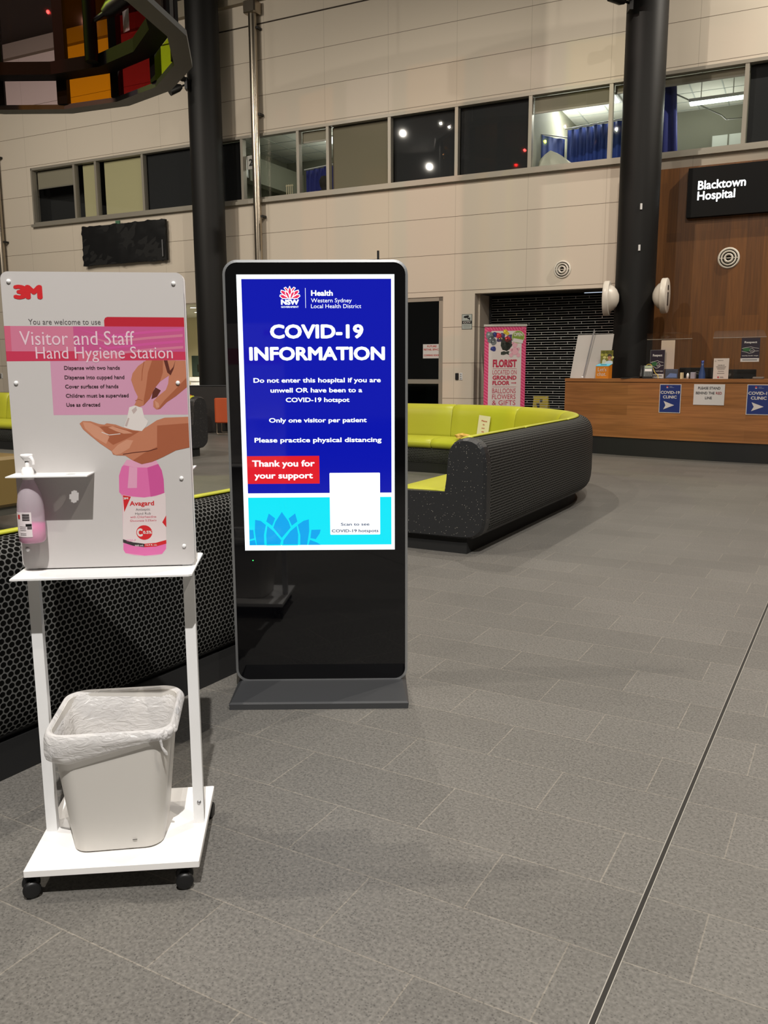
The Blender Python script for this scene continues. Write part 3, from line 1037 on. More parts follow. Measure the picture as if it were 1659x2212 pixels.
cl = column(-4.02, 20.25, 0.37, 'tall black column at the left behind the information kiosk')
q = MB(); q.box(-0.62, 0.72, -0.55, 0.5, 0, 1.08, mat('plinth_black', (34, 32, 30), 0.5), 0.02); q.build('plinth', cl)
q = MB(); q.box(-0.63, 0.73, -0.56, 0.51, 1.08, 1.10, CHARCOAL); q.build('plinth_cap', cl)
cr = column(4.55, 15.6, 0.35, 'tall black column rising behind the timber reception counter')
for z in (4.23, 3.54):
    q = MB(); q.tube([(-0.06, -0.352, z - 0.05), (-0.06, -0.352, z + 0.05)], 0.02, WHITE_PAINT, 8); q.build('sensor', cr)


def spot_pair(x, y, z, dirs, label):
    o = thing('clamp_spotlight', (x, y, z), 0, label, 'spotlight')
    q = MB(); q.box(-0.03, 0.03, -0.09, 0.09, -0.12, 0.12, BLACK); q.build('clamp', o)
    for d in dirs:
        d = Vector(d)
        a = d * 0.12
        q = MB(); q.tube([(0, 0, 0), a], 0.02, BLACK); q.tube([a - Vector((0, 0, 0.0)), a + d.normalized() * 0.08, a + d.normalized() * 0.30], [0.05, 0.085, 0.095], BLACK, 16)
        q.build('lamp_head', o)
    return o


spot_pair(-4.34, 19.92, 7.70, [(-0.9, -0.5, -0.55), (-0.4, -0.7, 0.5)], 'black clamp spotlights on the left column beside the coloured lantern')
spot_pair(4.17, 15.32, 7.50, [(-0.9, -0.4, 0.15), (-0.3, -0.8, 0.3)], 'black clamp spotlight at the top of the right column')


def speaker(x, y, z, az, label):
    o = thing('round_speaker', (x, y, z), az, label, 'speaker', 'round white speakers on the right column')
    G = mat('speaker_white', (222, 214, 202), 0.35)
    # local +x is the flat face
    q = MB(); q.lathe([(0.0, -0.19), (0.07, -0.182), (0.15, -0.145), (0.21, -0.09), (0.245, -0.02)], G, 40, 'x'); q.build('dome', o)
    q = MB(); q.lathe([(0.235, -0.03), (0.27, -0.032), (0.30, -0.03), (0.305, -0.02), (0.305, 0.06), (0.295, 0.07), (0.0, 0.07)], G, 40, 'x'); q.build('rim', o)
    q = MB(); q.box(0.069, 0.076, -0.045, 0.045, -0.17, 0.06, BLACK); q.box(0.069, 0.076, -0.045, 0.045, 0.10, 0.18, BLACK); q.build('slot', o)


speaker(4.02, 15.40, 2.69, R(158), 'round white speaker on the left flank of the right column')
speaker(4.96, 15.25, 2.72, R(-27), 'round white speaker with dark slots on the right flank of the right column')

# illuminated hospital sign
o = thing('hospital_sign', wp(4.28, -0.2, 4.15), WA, 'black box sign with glowing white hospital name on the timber wall', 'sign')
q = MB(); q.box(0, 2.3, 0, 0.128, 0, 0.85, mat('sign_black', (7, 6, 7), 0.6, 0, 0.2)); q.build('sign_box', o)
SW = mat('letter_glow', (255, 255, 255), 0.5, emit=(240, 250, 255), estr=1.3)
q = MB(); text(q, 'Blacktown', 0.175, 0.97, 0.465, 0.155, -0.004, SW, 0.022); text(q, 'Hospital', 0.175, 0.805, 0.285, 0.155, -0.004, SW, 0.022); q.build('lettering', o)

# florist banner
o = thing('pull_up_banner', (2.395, 16.8, 0), R(-6), 'tall pink and white florist banner in front of the black shutter', 'banner')
PINK = mat('banner_pink', (196, 44, 96), 0.6)
PINK2 = mat('banner_pink_light', (212, 88, 130), 0.6)
OFFW = mat('banner_white', (206, 196, 192), 0.6)
MAG = mat('banner_magenta', (178, 32, 66), 0.6)
q = MB(); q.box(-0.405, 0.405, -0.002, 0.002, 0.08, 2.28, PINK)
for k in range(40):     # diagonal stripes
    z = 0.1 + k * 0.062
    for sx, s in ((-0.405, 1), (0.32, 1)):
        a = [(sx, z), (sx + 0.085, z - 0.06), (sx + 0.085, z - 0.03), (sx, z + 0.03)]
        a = [(p[0], min(2.28, max(0.08, p[1]))) for p in a]
        if a[3][1] - a[0][1] > 0.005:
            q.poly(a, -0.003, PINK2)
for k in range(12):
    x = -0.32 + k * 0.056
    q.poly([(x, 2.28), (x + 0.028, 2.28), (x + 0.078, 2.20), (x + 0.05, 2.20)], -0.003, PINK2)
q.poly([(-0.32, 0.08), (0.32, 0.08), (0.32, 2.12), (0.26, 2.19), (-0.26, 2.19), (-0.32, 2.12)], -0.0045, OFFW)
GRN = mat('banner_green', (116, 142, 40), 0.6)
def blob(cx, cz, r, m, n=9, j=0.18, y=-0.006):
    q.poly([(cx + r * (1 + j * math.sin(k * 2.3 + cx * 40)) * math.cos(2 * math.pi * k / n), cz + r * (1 + j * math.cos(k * 1.7 + cz * 30)) * math.sin(2 * math.pi * k / n)) for k in range(n)], y, m)
silver = mat('print_silver', (104, 110, 112), 0.6); purple = mat('print_purple', (58, 44, 88), 0.6); pyel = mat('print_yellow', (200, 170, 30), 0.6)
pred = mat('print_red', (200, 44, 56), 0.6); pblue = mat('print_blue', (34, 40, 110), 0.6); pdk = mat('print_leaf', (36, 42, 34), 0.6); ppink = mat('print_soft_pink', (214, 160, 172), 0.6)
for a in [(-0.30, 2.10, .085, silver), (-0.27, 2.02, .075, silver), (-0.22, 1.97, .06, silver), (-0.2, 2.12, .05, pblue), (-0.13, 2.1, .06, pred), (-0.12, 2.02, .05, purple), (0.10, 2.06, .07, purple),
          (0.02, 1.94, .12, pdk), (-0.05, 2.1, .055, purple), (0.0, 2.17, .045, pyel), (0.04, 2.14, .035, pyel), (-0.10, 2.03, .035, pyel), (0.04, 2.02, .07, pred), (-0.23, 1.845, .055, pblue), (0.02, 1.90, .09, pdk)]:
    blob(*a)
    q.disc(a[0] - a[2] * .3, a[1] + a[2] * .3, a[2] * .25, a[2] * .25, -0.0075, a[3] if a[3] is pdk else mat('print_hi_' + a[3].name, tuple(min(255, int(255 * (v ** (1 / 2.2)) * 1.3 + 25)) for v in a[3].node_tree.nodes['Principled BSDF'].inputs[0].default_value[:3]), 0.6), 10)
q.disc(0.04, 2.02, .015, .015, -0.008, BLACK, 10)
q.poly([(-0.08, 1.78), (-0.02, 1.80), (0.02, 1.785), (0.06, 1.80), (0.09, 1.79), (0.07, 1.76), (0.09, 1.72), (0.03, 1.745), (-0.02, 1.725), (-0.08, 1.73)], -0.007, pdk)
for a in [(0.19, 1.92, .05), (0.19, 1.80, .075), (0.12, 1.72, .04), (0.26, 1.72, .04), (0.12, 1.82, .03), (0.26, 1.84, .03), (0.145, 1.955, .02), (0.235, 1.955, .02)]:
    q.disc(a[0], a[1], a[2], a[2], -0.0078, ppink)
q.disc(0.25, 2.07, 0.125, 0.125, -0.008, mat('print_cream_ring', (196, 190, 150), 0.6)); q.disc(0.25, 2.07, 0.115, 0.115, -0.009, GRN)
text(q, 'OPEN', 0.165, 0.335, 2.085, 0.07, -0.0105, OFFW, 0.03)
q.poly([(0.155, 2.03), (0.345, 1.995), (0.34, 1.945), (0.15, 1.98)], -0.011, WHITE_PRINT)
q.poly([(0.155, 2.05), (0.345, 2.015), (0.345, 1.99), (0.155, 2.025)], -0.0115, OFFW)
for t, x0, x1, zb, c, bo, mm in [('FLORIST', -0.235, 0.235, 1.485, 0.155, 0.05, MAG), ('LOCATED ON', -0.235, 0.235, 1.348, 0.085, 0, MAG), ('GROUND', -0.235, 0.235, 1.242, 0.085, 0.045, MAG), ('FLOOR', -0.235, 0.10, 1.138, 0.085, 0.045, MAG),
                                 ('BALLOONS', -0.235, 0.225, 0.978, 0.095, 0, MAG), ('FLOWERS', -0.235, 0.225, 0.862, 0.095, 0, MAG), ('& GIFTS', -0.235, 0.225, 0.745, 0.095, 0, MAG)]:
    text(q, t, x0, x1, zb, c, -0.007, mm, bo)
for z in (1.455, 1.10, 0.70):
    q.rect(-0.235, 0.235, z, z + 0.005, -0.007, MAG)
q.line([(0.135, 1.18), (0.225, 1.18)], 0.014, -0.007, MAG)
q.poly([(0.205, 1.205), (0.235, 1.18), (0.205, 1.155), (0.218, 1.18)], -0.0072, MAG)
q.build('printed_banner', o)
q = MB(); q.box(-0.42, 0.42, -0.018, 0.018, 2.275, 2.315, mat('rail_grey', (176, 172, 164), 0.4)); q.build('top_rail', o)
q = MB(); q.box(-0.43, 0.43, -0.10, 0.10, 0, 0.085, MATS['rail_grey'], 0.02); q.build('base', o)
q = MB(); q.tube([(0, 0.03, 0.085), (0, 0.03, 2.28)], 0.012, ALU); q.build('pole', o)

# ------------------------------------------------------------------ coloured glass lantern
LC = Vector((-4.86, 9.78, 0))
lan = thing('glass_lantern', (LC.x, LC.y, 5.0), 0, 'big faceted lantern ring of coloured glass hanging at the top left', 'lantern')
STEELD = mat('lantern_steel', (58, 60, 62), 0.45, 0.3)
FRD = mat('lantern_frame', (8, 6, 5), 0.7, 0, 0.15)
NF = 18
A0 = R(79)
def lp(r, k, z=0.0):
    a = A0 - k * 2 * math.pi / NF
    return Vector((r * math.cos(a), r * math.sin(a), z))
b = MB()
v, f = [], []
for k in range(NF):
    v += [lp(2.55, k, 0.0), lp(2.76, k, 0.0), lp(2.76, k, 0.06), lp(2.55, k, 0.06)]
for k in range(NF):
    j = (k + 1) % NF
    for i in range(4):
        i2 = (i + 1) % 4
        f.append((k * 4 + i, j * 4 + i, j * 4 + i2, k * 4 + i2))
b.add(v, f, STEELD)
b.build('bottom_rim', lan)
b = MB()
v, f = [], []
for k in range(NF):
    v += [lp(2.28, k, 0.36), lp(2.54, k, 0.36), lp(2.54, k, 0.52), lp(2.28, k, 0.52)]
for k in range(NF):
    j = (k + 1) % NF
    for i in range(4):
        i2 = (i + 1) % 4
        f.append((k * 4 + i, j * 4 + i, j * 4 + i2, k * 4 + i2))
b.add(v, f, FRD)
b.build('middle_ring', lan)
b = MB()
v, f = [], []
for k in range(NF):
    v += [lp(2.45, k, 3.5), lp(2.76, k, 3.5), lp(2.76, k, 3.62), lp(2.45, k, 3.62)]
for k in range(NF):
    j = (k + 1) % NF
    for i in range(4):
        i2 = (i + 1) % 4
        f.append((k * 4 + i, j * 4 + i, j * 4 + i2, k * 4 + i2))
b.add(v, f, STEELD)
b.build('top_rim', lan)
for k in range(NF):
    p = lp(2.58, k)
    t = (lp(1, k).normalized())
    s = Vector((-t.y, t.x, 0))
    q = MB()
    c4 = [p - t * .06 - s * .075, p + t * .03 - s * .075, p + t * .03 + s * .075, p - t * .06 + s * .075]
    q.prism([(c.x, c.y) for c in c4], 0.06, 3.5, FRD, 'z')
    q.build('post', lan)
    # lower border of every facet
GL = {'lilac': clear('lilac_glass', (0.90, 0.83, 0.90), .5), 'orange': clear('orange_glass', (0.98, 0.60, 0.10), .5), 'red': clear('red_glass', (0.56, 0.13, 0.13), .5),
      'lime': clear('lime_glass', (0.85, 1.0, 0.18), .5), 'rose': clear('rose_glass', (0.78, 0.60, 0.58), .5)}
seq = {0: 'orange', 1: 'red', 2: 'lime', 3: 'rose', 4: 'rose', 17: 'lilac', 16: 'orange', 15: 'red', 14: 'lime', 13: 'rose', 12: 'lilac', 11: 'orange', 10: 'red', 9: 'lime', 8: 'rose', 7: 'lilac', 6: 'orange', 5: 'red'}
for k in range(NF):
    a, c = lp(2.58, k), lp(2.58, k + 1)
    d = (c - a).normalized()
    a2, c2 = a + d * 0.06, c - d * 0.06
    n = Vector((d.y, -d.x, 0)) * 0.006
    for z0, z1 in ((0.06, 0.40), (0.50, 3.5)):
        q = MB()
        q.prism([(a2.x + n.x, a2.y + n.y), (c2.x + n.x, c2.y + n.y), (c2.x - n.x, c2.y - n.y), (a2.x - n.x, a2.y - n.y)], z0, z1, GL[seq[k]], 'z')
        q.build('glass_panel', lan)
q = MB()
for k in (0, 4, 9, 13):
    q.tube([lp(2.6, k, 3.6), lp(2.6, k, CEIL - 5.0)], 0.015, ALU)
q.build('hanging_rods', lan)
q = MB()
pp = lp(2.20, 0.95)
q.tube([pp + Vector((0, 0, 0.40)), pp + Vector((0, 0, 3.5))], 0.085, FRD, 12)
q.build('inner_mast', lan)
q = MB()
ps = lp(2.20, 0.95, 0.86)
d = Vector((0.62, -0.2, 0.28))
q.tube([ps, ps + d * .4], 0.03, BLACK)
q.tube([ps + d * .35, ps + d * .5, ps + d * 1.0], [0.06, 0.10, 0.11], BLACK, 16)
q.build('inner_spotlight', lan)
q = MB()
a, c = lp(2.53, 1), lp(2.53, 2)
m0, m1 = a.lerp(c, 0.30), a.lerp(c, 0.46)
q.add([(m0.x, m0.y, .78), (m1.x, m1.y, .78), (m1.x, m1.y, 1.22), (m0.x, m0.y, 1.22)], [(0, 1, 2, 3)], mat('paper_grey', (190, 188, 180), 0.6))
q.build('paper_tag', lan)
# red pilot lamp showing through the lilac glass
o = tag(MB().lathe([(0.001, -0.05), (0.05, 0), (0.001, 0.05)], mat('pilot_red', (255, 60, 30), 0.5, emit=(255, 70, 40), estr=4), 12).build('pilot_light', loc=wp(-12.78, -0.08, 9.63)),
        'tiny red pilot lamp on the wall seen through the lilac glass', 'light')
q = MB(); q.box(-0.05, 0.05, 0.04, 0.08, -0.05, 0.05, BLACK); q.build('backing', o)

# ------------------------------------------------------------------ sofas
def sofa_path(kind, length):
    """(t -> x, y, nx, ny) list along the ridge; local +x is the outer side"""
    pts = []
    if kind == 'curve':
        L1, Rr = 2.65, 2.75
        n1 = 12
        for i in range(n1):
            pts.append((0, L1 * i / n1, 1, 0))
        na = 26
        for i in range(na + 1):
            a = (math.pi / 2) * i / na
            pts.append((-Rr + Rr * math.cos(a), L1 + Rr * math.sin(a), math.cos(a), math.sin(a)))
        for i in range(1, 9):
            pts.append((-Rr - 0.3 * i, L1 + Rr, 0, 1))
    else:
        n = max(4, int(length / 0.2))
        for i in range(n + 1):
            pts.append((0, length * i / n, 1, 0))
    acc = [0]
    for a, c in zip(pts, pts[1:]):
        acc.append(acc[-1] + math.hypot(c[0] - a[0], c[1] - a[1]))
    return pts, acc


def at_path(path, t):
    pts, acc = path
    t = max(0, min(acc[-1], t))
    for i in range(len(acc) - 1):
        if t <= acc[i + 1] + 1e-9:
            k = (t - acc[i]) / (acc[i + 1] - acc[i])
            a, c = pts[i], pts[i + 1]
            nx, ny = a[2] + (c[2] - a[2]) * k, a[3] + (c[3] - a[3]) * k
            l = math.hypot(nx, ny)
            return a[0] + (c[0] - a[0]) * k, a[1] + (c[1] - a[1]) * k, nx / l, ny / l


def sweep(mb, path, prof, t0, t1, m, closed=True, step=0.16, smooth=True, shrink=0.0, ends=(1, 1)):
    n = max(2, int((t1 - t0) / step) + 1)
    ts = [t0 + (t1 - t0) * i / n for i in range(n + 1)]
    if shrink > 0:
        ts = [t0, t0 + shrink] + ts[1:-1] + [t1 - shrink, t1]
        ts = sorted(ts)
    k = len(prof)
    cs = sum(p[0] for p in prof) / k
    cz = sum(p[1] for p in prof) / k
    plen = [0]
    for a, c in zip(prof, prof[1:]):
        plen.append(plen[-1] + math.hypot(c[0] - a[0], c[1] - a[1]))
    v = []
    for i, t in enumerate(ts):
        x, y, nx, ny = at_path(path, t)
        g = 1.0
        if shrink > 0 and ((i == 0 and ends[0]) or (i == len(ts) - 1 and ends[1])):
            g = 1 - shrink * 1.2
        for s, z in prof:
            if g != 1.0:
                dd = math.hypot(s - cs, z - cz) or 1
                q = max(0, dd - shrink * 0.7) / dd
                s, z = cs + (s - cs) * q, cz + (z - cz) * q
            v.append((x + nx * s, y + ny * s, z))
    f, uv = [], []
    kk = k if closed else k - 1
    for i in range(len(ts) - 1):
        for j in range(kk):
            j2 = (j + 1) % k
            f.append((i * k + j, (i + 1) * k + j, (i + 1) * k + j2, i * k + j2))
            pj2 = plen[j2] if j2 > j else plen[j] + 0.1
            uv.append([(ts[i], plen[j]), (ts[i + 1], plen[j]), (ts[i + 1], pj2), (ts[i], pj2)])
    mb.add(v, f, m, uv, smooth)
    if closed:
        mb.add(v[:k], [tuple(range(k))], m)
        mb.add(v[-k:], [tuple(range(k - 1, -1, -1))], m)
    return mb


OUTER = [(-0.03, 0.926), (0.02, 0.932), (0.06, 0.925), (0.10, 0.905), (0.135, 0.868), (0.155, 0.82), (0.166, 0.76), (0.17, 0.68), (0.17, 0.56), (0.17, 0.44), (0.17, 0.34), (0.165, 0.27), (0.152, 0.215), (0.135, 0.185)]
LOWER = [(0.135, 0.185), (0.10, 0.155), (0.06, 0.135), (0.0, 0.127)]
ENDCAP = [(-0.02, 0.125), (0.06, 0.133), (0.101, 0.153), (0.137, 0.184), (0.154, 0.214), (0.167, 0.269), (0.172, 0.34), (0.172, 0.68), (0.168, 0.76), (0.157, 0.822), (0.137, 0.870), (0.102, 0.908), (0.061, 0.928), (0.02, 0.935), (-0.02, 0.935), (-0.06, 0.925), (-0.105, 0.90), (-0.135, 0.865),
          (-0.15, 0.80), (-0.172, 0.62), (-0.192, 0.487), (-0.70, 0.487), (-0.745, 0.465), (-0.76, 0.42), (-0.76, 0.20), (-0.74, 0.15), (-0.70, 0.127)]
BACKPAD = [(-0.10, 0.44), (-0.205, 0.44), (-0.192, 0.52), (-0.178, 0.64), (-0.162, 0.78), (-0.148, 0.85), (-0.12, 0.905), (-0.08, 0.935), (-0.03, 0.948), (0.0, 0.948), (0.012, 0.938), (-0.02, 0.926), (-0.06, 0.90), (-0.09, 0.80)]
SEATPAD = [(-0.18, 0.36), (-0.18, 0.485), (-0.30, 0.497), (-0.50, 0.503), (-0.66, 0.497), (-0.73, 0.475), (-0.765, 0.44), (-0.765, 0.40), (-0.74, 0.36)]
FRONT = [(-0.72, 0.36), (-0.735, 0.30), (-0.735, 0.20), (-0.70, 0.14)]


def sofa(loc, rz, kind, length, label, cuts, sc3=(1, 1, 1), pl=0.0):
    o = thing('lounge_sofa', loc, rz, label, 'sofa')
    o.scale = sc3
    path = sofa_path(kind, length)
    T = path[1][-1]
    for (a, c, e) in ((0.0, 0.115, (1, 0)), (T - 0.115, T, (0, 1))):
        q = MB(); sweep(q, path, ENDCAP, a, c, TERR, step=0.05, smooth=False, shrink=0.03, ends=e); q.build('end_cap', o)
    q = MB(); sweep(q, path, OUTER, 0.11, T - 0.11, PERF, closed=False); q.build('perforated_shell', o)
    q = MB(); sweep(q, path, LOWER, 0.11, T - 0.11, BLACK, closed=False); q.build('lower_skirt', o)
    q = MB(); sweep(q, path, FRONT, 0.11, T - 0.11, PERF, closed=False); q.build('front_panel', o)
    q = MB(); sweep(q, path, [(-0.70, 0.0), (pl, 0.0), (pl, 0.15), (-0.70, 0.15)], 0.05, T - 0.05, BLACK_MATT, smooth=False); q.build('plinth', o)
    q = MB(); sweep(q, path, [(-0.70, 0.14), (0.06, 0.14), (0.12, 0.30), (0.12, 0.8), (0.0, 0.92), (-0.06, 0.89), (-0.09, 0.44), (-0.17, 0.36), (-0.70, 0.35)], 0.10, T - 0.10, BLACK_MATT, smooth=False); q.build('inner_frame', o)
    cs = [0.115] + [c for c in cuts if 0.2 < c < T - 0.2] + [T - 0.115]
    for a, c in zip(cs, cs[1:]):
        q = MB(); sweep(q, path, BACKPAD, a + 0.003, c - 0.003, LIME, shrink=0.018); q.build('back_cushion', o)
        q = MB(); sweep(q, path, SEATPAD, a + 0.003, c - 0.003, LIME, shrink=0.022); q.build('seat_cushion', o)
    return o


EX = Vector((math.sin(R(29.3)), math.cos(R(29.3)), 0))
EY = Vector((math.cos(R(29.3)), -math.sin(R(29.3)), 0))
PR = Vector((0.664, 6.594, 0)) - 0.05 * EX
arc0 = 2.65
AL = lambda deg: arc0 + 2.75 * R(deg)
sofa(PR, R(-29.3), 'curve', 0, 'curved lime green sofa with black shell right of the information kiosk', [1.35, 2.65, AL(32), AL(59), AL(85), AL(90) + 1.2])
NX = Vector((math.sin(R(31.4)), math.cos(R(31.4)), 0))
sofa(Vector((-1.388, 2.81, 0)) - NX * 1.0 - Vector((NX.y, -NX.x, 0)) * 0.12, R(-31.4), 'straight', 2.95, 'black perforated sofa back with lime edge directly behind the hygiene stand', [1.5], (0.75, 1, 0.945), 0.12)
sofa((-3.12, 14.36, 0), R(60.7), 'straight', 7.5, 'far lime green sofa with black end left of the kiosk', [1.2, 2.4, 3.6, 4.8, 6.0], (1.085, 1.0, 1.085))

# notice leaning on the sofa back, and the crumpled paper on its seat
RED2 = mat('print_dull_red', (180, 60, 50), 0.6)
PC = PR - 2.75 * EY + 2.65 * EX
an = R(72)
rd = EY * math.cos(an) + EX * math.sin(an)
q = MB(); q.box(-0.105, 0.105, -0.001, 0.001, 0, 0.30, mat('notice_paper', (214, 206, 182), 0.6))
text(q, 'Please', -0.045, 0.055, 0.215, 0.022, -0.003, RED2, 0.02)
text(q, 'do', -0.015, 0.02, 0.165, 0.022, -0.003, RED2, 0.02)
text(q, 'not', -0.025, 0.03, 0.115, 0.022, -0.003, RED2, 0.02)
text(q, 'sit', -0.02, 0.025, 0.065, 0.022, -0.003, RED2, 0.02)
o = q.build('paper_notice', loc=PC + rd * 2.53 + Vector((0, 0, 0.51)))
o.rotation_euler = (R(-6), R(4), math.atan2(rd.y, rd.x) - math.pi / 2)
tag(o, 'white paper notice taped on the curved lime sofa back', 'notice')
q = MB()
random.seed(5)
v, f = [], []
nu, nv = 12, 7
for j in range(nv):
    ph = math.pi * j / (nv - 1)
    for i in range(nu):
        t = 2 * math.pi * i / nu
        k = random.uniform(0.7, 1.15)
        v.append((0.13 * k * math.sin(ph) * math.cos(t), 0.07 * k * math.sin(ph) * math.sin(t), 0.04 + 0.045 * k * math.cos(ph)))
for j in range(nv - 1):
    for i in range(nu):
        f.append((j * nu + i, j * nu + (i + 1) % nu, (j + 1) * nu + (i + 1) % nu, (j + 1) * nu + i))
q.add(v, f, mat('brown_paper', (206, 164, 84), 0.7))
tag(q.build('paper_bag', loc=(1.10, 11.60, 0.50), rot=(0, 0, R(-20))), 'crumpled brown paper bag on the seat of the curved lime sofa', 'paper bag')

# olive bench behind the near sofa, orange chairs by the column
o = thing('olive_bench', (-3.95, 7.75, 0), R(-29.3), 'olive brown low bench at the left edge between the sofas', 'bench')
OL = mat('olive_vinyl', (112, 92, 50), 0.5, noise=0.05, nscale=4)
q = MB(); q.box(-0.75, 0.55, -0.35, 0.35, 0.24, 0.70, OL, 0.04); q.build('upholstery', o)
q = MB(); q.box(-0.70, 0.5, -0.3, 0.3, 0.16, 0.24, mat('bench_shadow', (70, 68, 62), 0.5)); q.build('frame', o)
for sx in (-.65, .45):
    for sy in (-.26, .26):
        q = MB(); q.tube([(sx, sy, 0.16), (sx, sy, 0)], 0.02, ALU); q.build('leg', o)
OR = mat('orange_upholstery', (176, 74, 30), 0.7, bump=0.1, bscale=60)


def orange_chair(x, y, rz, label, w=0.62):
    o = thing('orange_chair', (x, y, 0), rz, label, 'chair', 'orange chairs by the left column')
    q = MB(); q.box(0, w, -0.18, 0.36, 0.27, 0.46, OR, 0.03); q.build('seat', o)
    q = MB(); q.box(0, w, -0.32, -0.19, 0.27, 0.83, OR, 0.03); q.build('backrest', o)
    q = MB(); q.box(0, 0.11, -0.18, 0.36, 0.46, 0.66, OR, 0.03); q.build('arm', o)
    q = MB(); q.box(w - 0.11, w, -0.18, 0.36, 0.46, 0.66, OR, 0.03); q.build('arm', o)
    for sy in (-0.27, 0.30):
        q = MB(); q.tube([(0.03, sy, 0.27), (0.03, sy, 0.04), (0.05, sy, 0.02), (w - 0.05, sy, 0.02), (w - 0.03, sy, 0.04), (w - 0.03, sy, 0.27)], 0.014, STEEL); q.build('leg', o)


orange_chair(-3.80, 19.25, 0, 'orange chair on chrome legs in front of the black plinth left of the kiosk')
o = tag(None or thing('orange_sofa', (-5.0, 18.9, 0), 0), 'orange sofa back peeking over the far lime sofa end', 'sofa')
q = MB(); q.box(-0.6, 0.66, 0.2, 0.36, 0.3, 0.90, OR, 0.04); q.build('backrest', o)
q = MB(); q.box(-0.6, 0.66, -0.4, 0.2, 0.2, 0.45, OR, 0.04); q.build('seat', o)
q = MB(); q.box(-0.55, 0.6, -0.35, 0.3, 0.0, 0.2, BLACK); q.build('base', o)

# ------------------------------------------------------------------ information kiosk
kio = thing('information_kiosk', (-0.2925, 3.735, 0), R(0.85), 'tall black digital kiosk showing the blue hospital visitor information screen', 'kiosk')
KW, KZ0, KZ1, KR = 0.3995, 0.036, 1.940, 0.062


def rrect(x0, x1, z0, z1, r, n=7):
    pts = []
    for cx, cz, a in ((x1 - r, z0 + r, -90), (x1 - r, z1 - r, 0), (x0 + r, z1 - r, 90), (x0 + r, z0 + r, 180)):
        for i in range(n + 1):
            t = R(a + 90 * i / n)
            pts.append((cx + r * math.cos(t), cz + r * math.sin(t)))
    return pts


q = MB()
po = rrect(-KW, KW, KZ0, KZ1, KR)
pi_ = rrect(-KW + 0.011, KW - 0.011, KZ0 + 0.011, KZ1 - 0.011, KR - 0.011)
n = len(po)
v = [(p[0], -0.002, p[1]) for p in po] + [(p[0], -0.004, p[1]) for p in pi_] + [(p[0], 0.04, p[1]) for p in po] + [(p[0], 0.004, p[1]) for p in pi_]
f = []
for i in range(n):
    j = (i + 1) % n
    f += [(i, n + i, n + j, j), (i, j, 2 * n + j, 2 * n + i), (n + i, 3 * n + i, 3 * n + j, n + j)]
q.add(v, f, mat('kiosk_silver', (176, 178, 180), 0.35, 0.85), smooth=False)
q.build('silver_frame', kio)
q = MB(); q.prism(rrect(-KW + 0.011, KW - 0.011, KZ0 + 0.011, KZ1 - 0.011, KR - 0.011), 0.0, 0.035, mat('kiosk_black_glass', (5, 5, 7), 0.03, 0, 0.5)); q.build('front_glass', kio)
q = MB(); q.prism(rrect(-KW + 0.12, KW - 0.12, KZ0 + 0.005, KZ1 - 0.01, KR - 0.01), 0.035, 0.075, CHARCOAL); q.build('back_casing', kio)
q = MB()
BASEM = mat('kiosk_base', (58, 59, 61), 0.42)
q.add([(-0.392, -0.245, 0), (0.392, -0.245, 0), (0.392, 0.2, 0), (-0.392, 0.2, 0), (-0.395, -0.247, 0.026), (0.395, -0.247, 0.026), (0.395, 0.2, 0.026), (-0.395, 0.2, 0.026),
       (-0.388, -0.238, 0.032), (0.388, -0.238, 0.032), (0.372, 0.02, 0.044), (-0.372, 0.02, 0.044), (0.385, 0.195, 0.032), (-0.385, 0.195, 0.032)],
      [(3, 2, 1, 0), (0, 1, 5, 4), (1, 2, 6, 5), (2, 3, 7, 6), (3, 0, 4, 7), (4, 5, 9, 8), (8, 9, 10, 11), (11, 10, 12, 13), (5, 6, 12, 10, 9), (7, 4, 8, 11, 13), (13, 12, 6, 7)], BASEM)
q.build('base_plate', kio)
q = MB(); q.tube([(0.272, 0.06, 1.93), (0.272, 0.06, 1.985)], 0.005, BLACK); q.build('antenna', kio)
q = MB(); q.disc(-0.306, 0.617, 0.0025, 0.0025, -0.001, mat('led_green', (40, 255, 90), 0.5, emit=(60, 255, 110), estr=2), 12); q.build('power_light', kio)

# picture on the screen
S_WHITE = glow('screen_white', (246, 253, 255), 1.25)
S_CYANW = glow('screen_pale_cyan', (170, 245, 255), 1.1)
S_BLUE = glow('screen_blue', (4, 18, 172), 1.0)
S_CYAN = glow('screen_cyan', (0, 232, 250), 1.0)
S_AZURE = glow('screen_azure', (0, 168, 240), 1.0)
S_RED = glow('screen_red', (226, 28, 42), 1.0)
S_NAVY = glow('screen_text_navy', (30, 40, 90), 1.0)
S_PINK = glow('screen_lotus_pink', (236, 44, 92), 1.0)
q = MB()
G = -0.0012
q.rect(-0.340, 0.341, 0.664, 1.879, G, S_WHITE)
q.rect(-0.319, 0.327, 0.9265, 1.860, 2 * G, S_BLUE)
q.rect(-0.319, 0.326, 0.688, 0.907, 2 * G, S_CYAN)
q.rect(-0.319, 0.004, 0.9695, 1.0945, 3 * G, S_RED)
q.poly(rrect(0.0485, 0.275, 0.735, 1.0175, 0.004), 4 * G, S_WHITE)
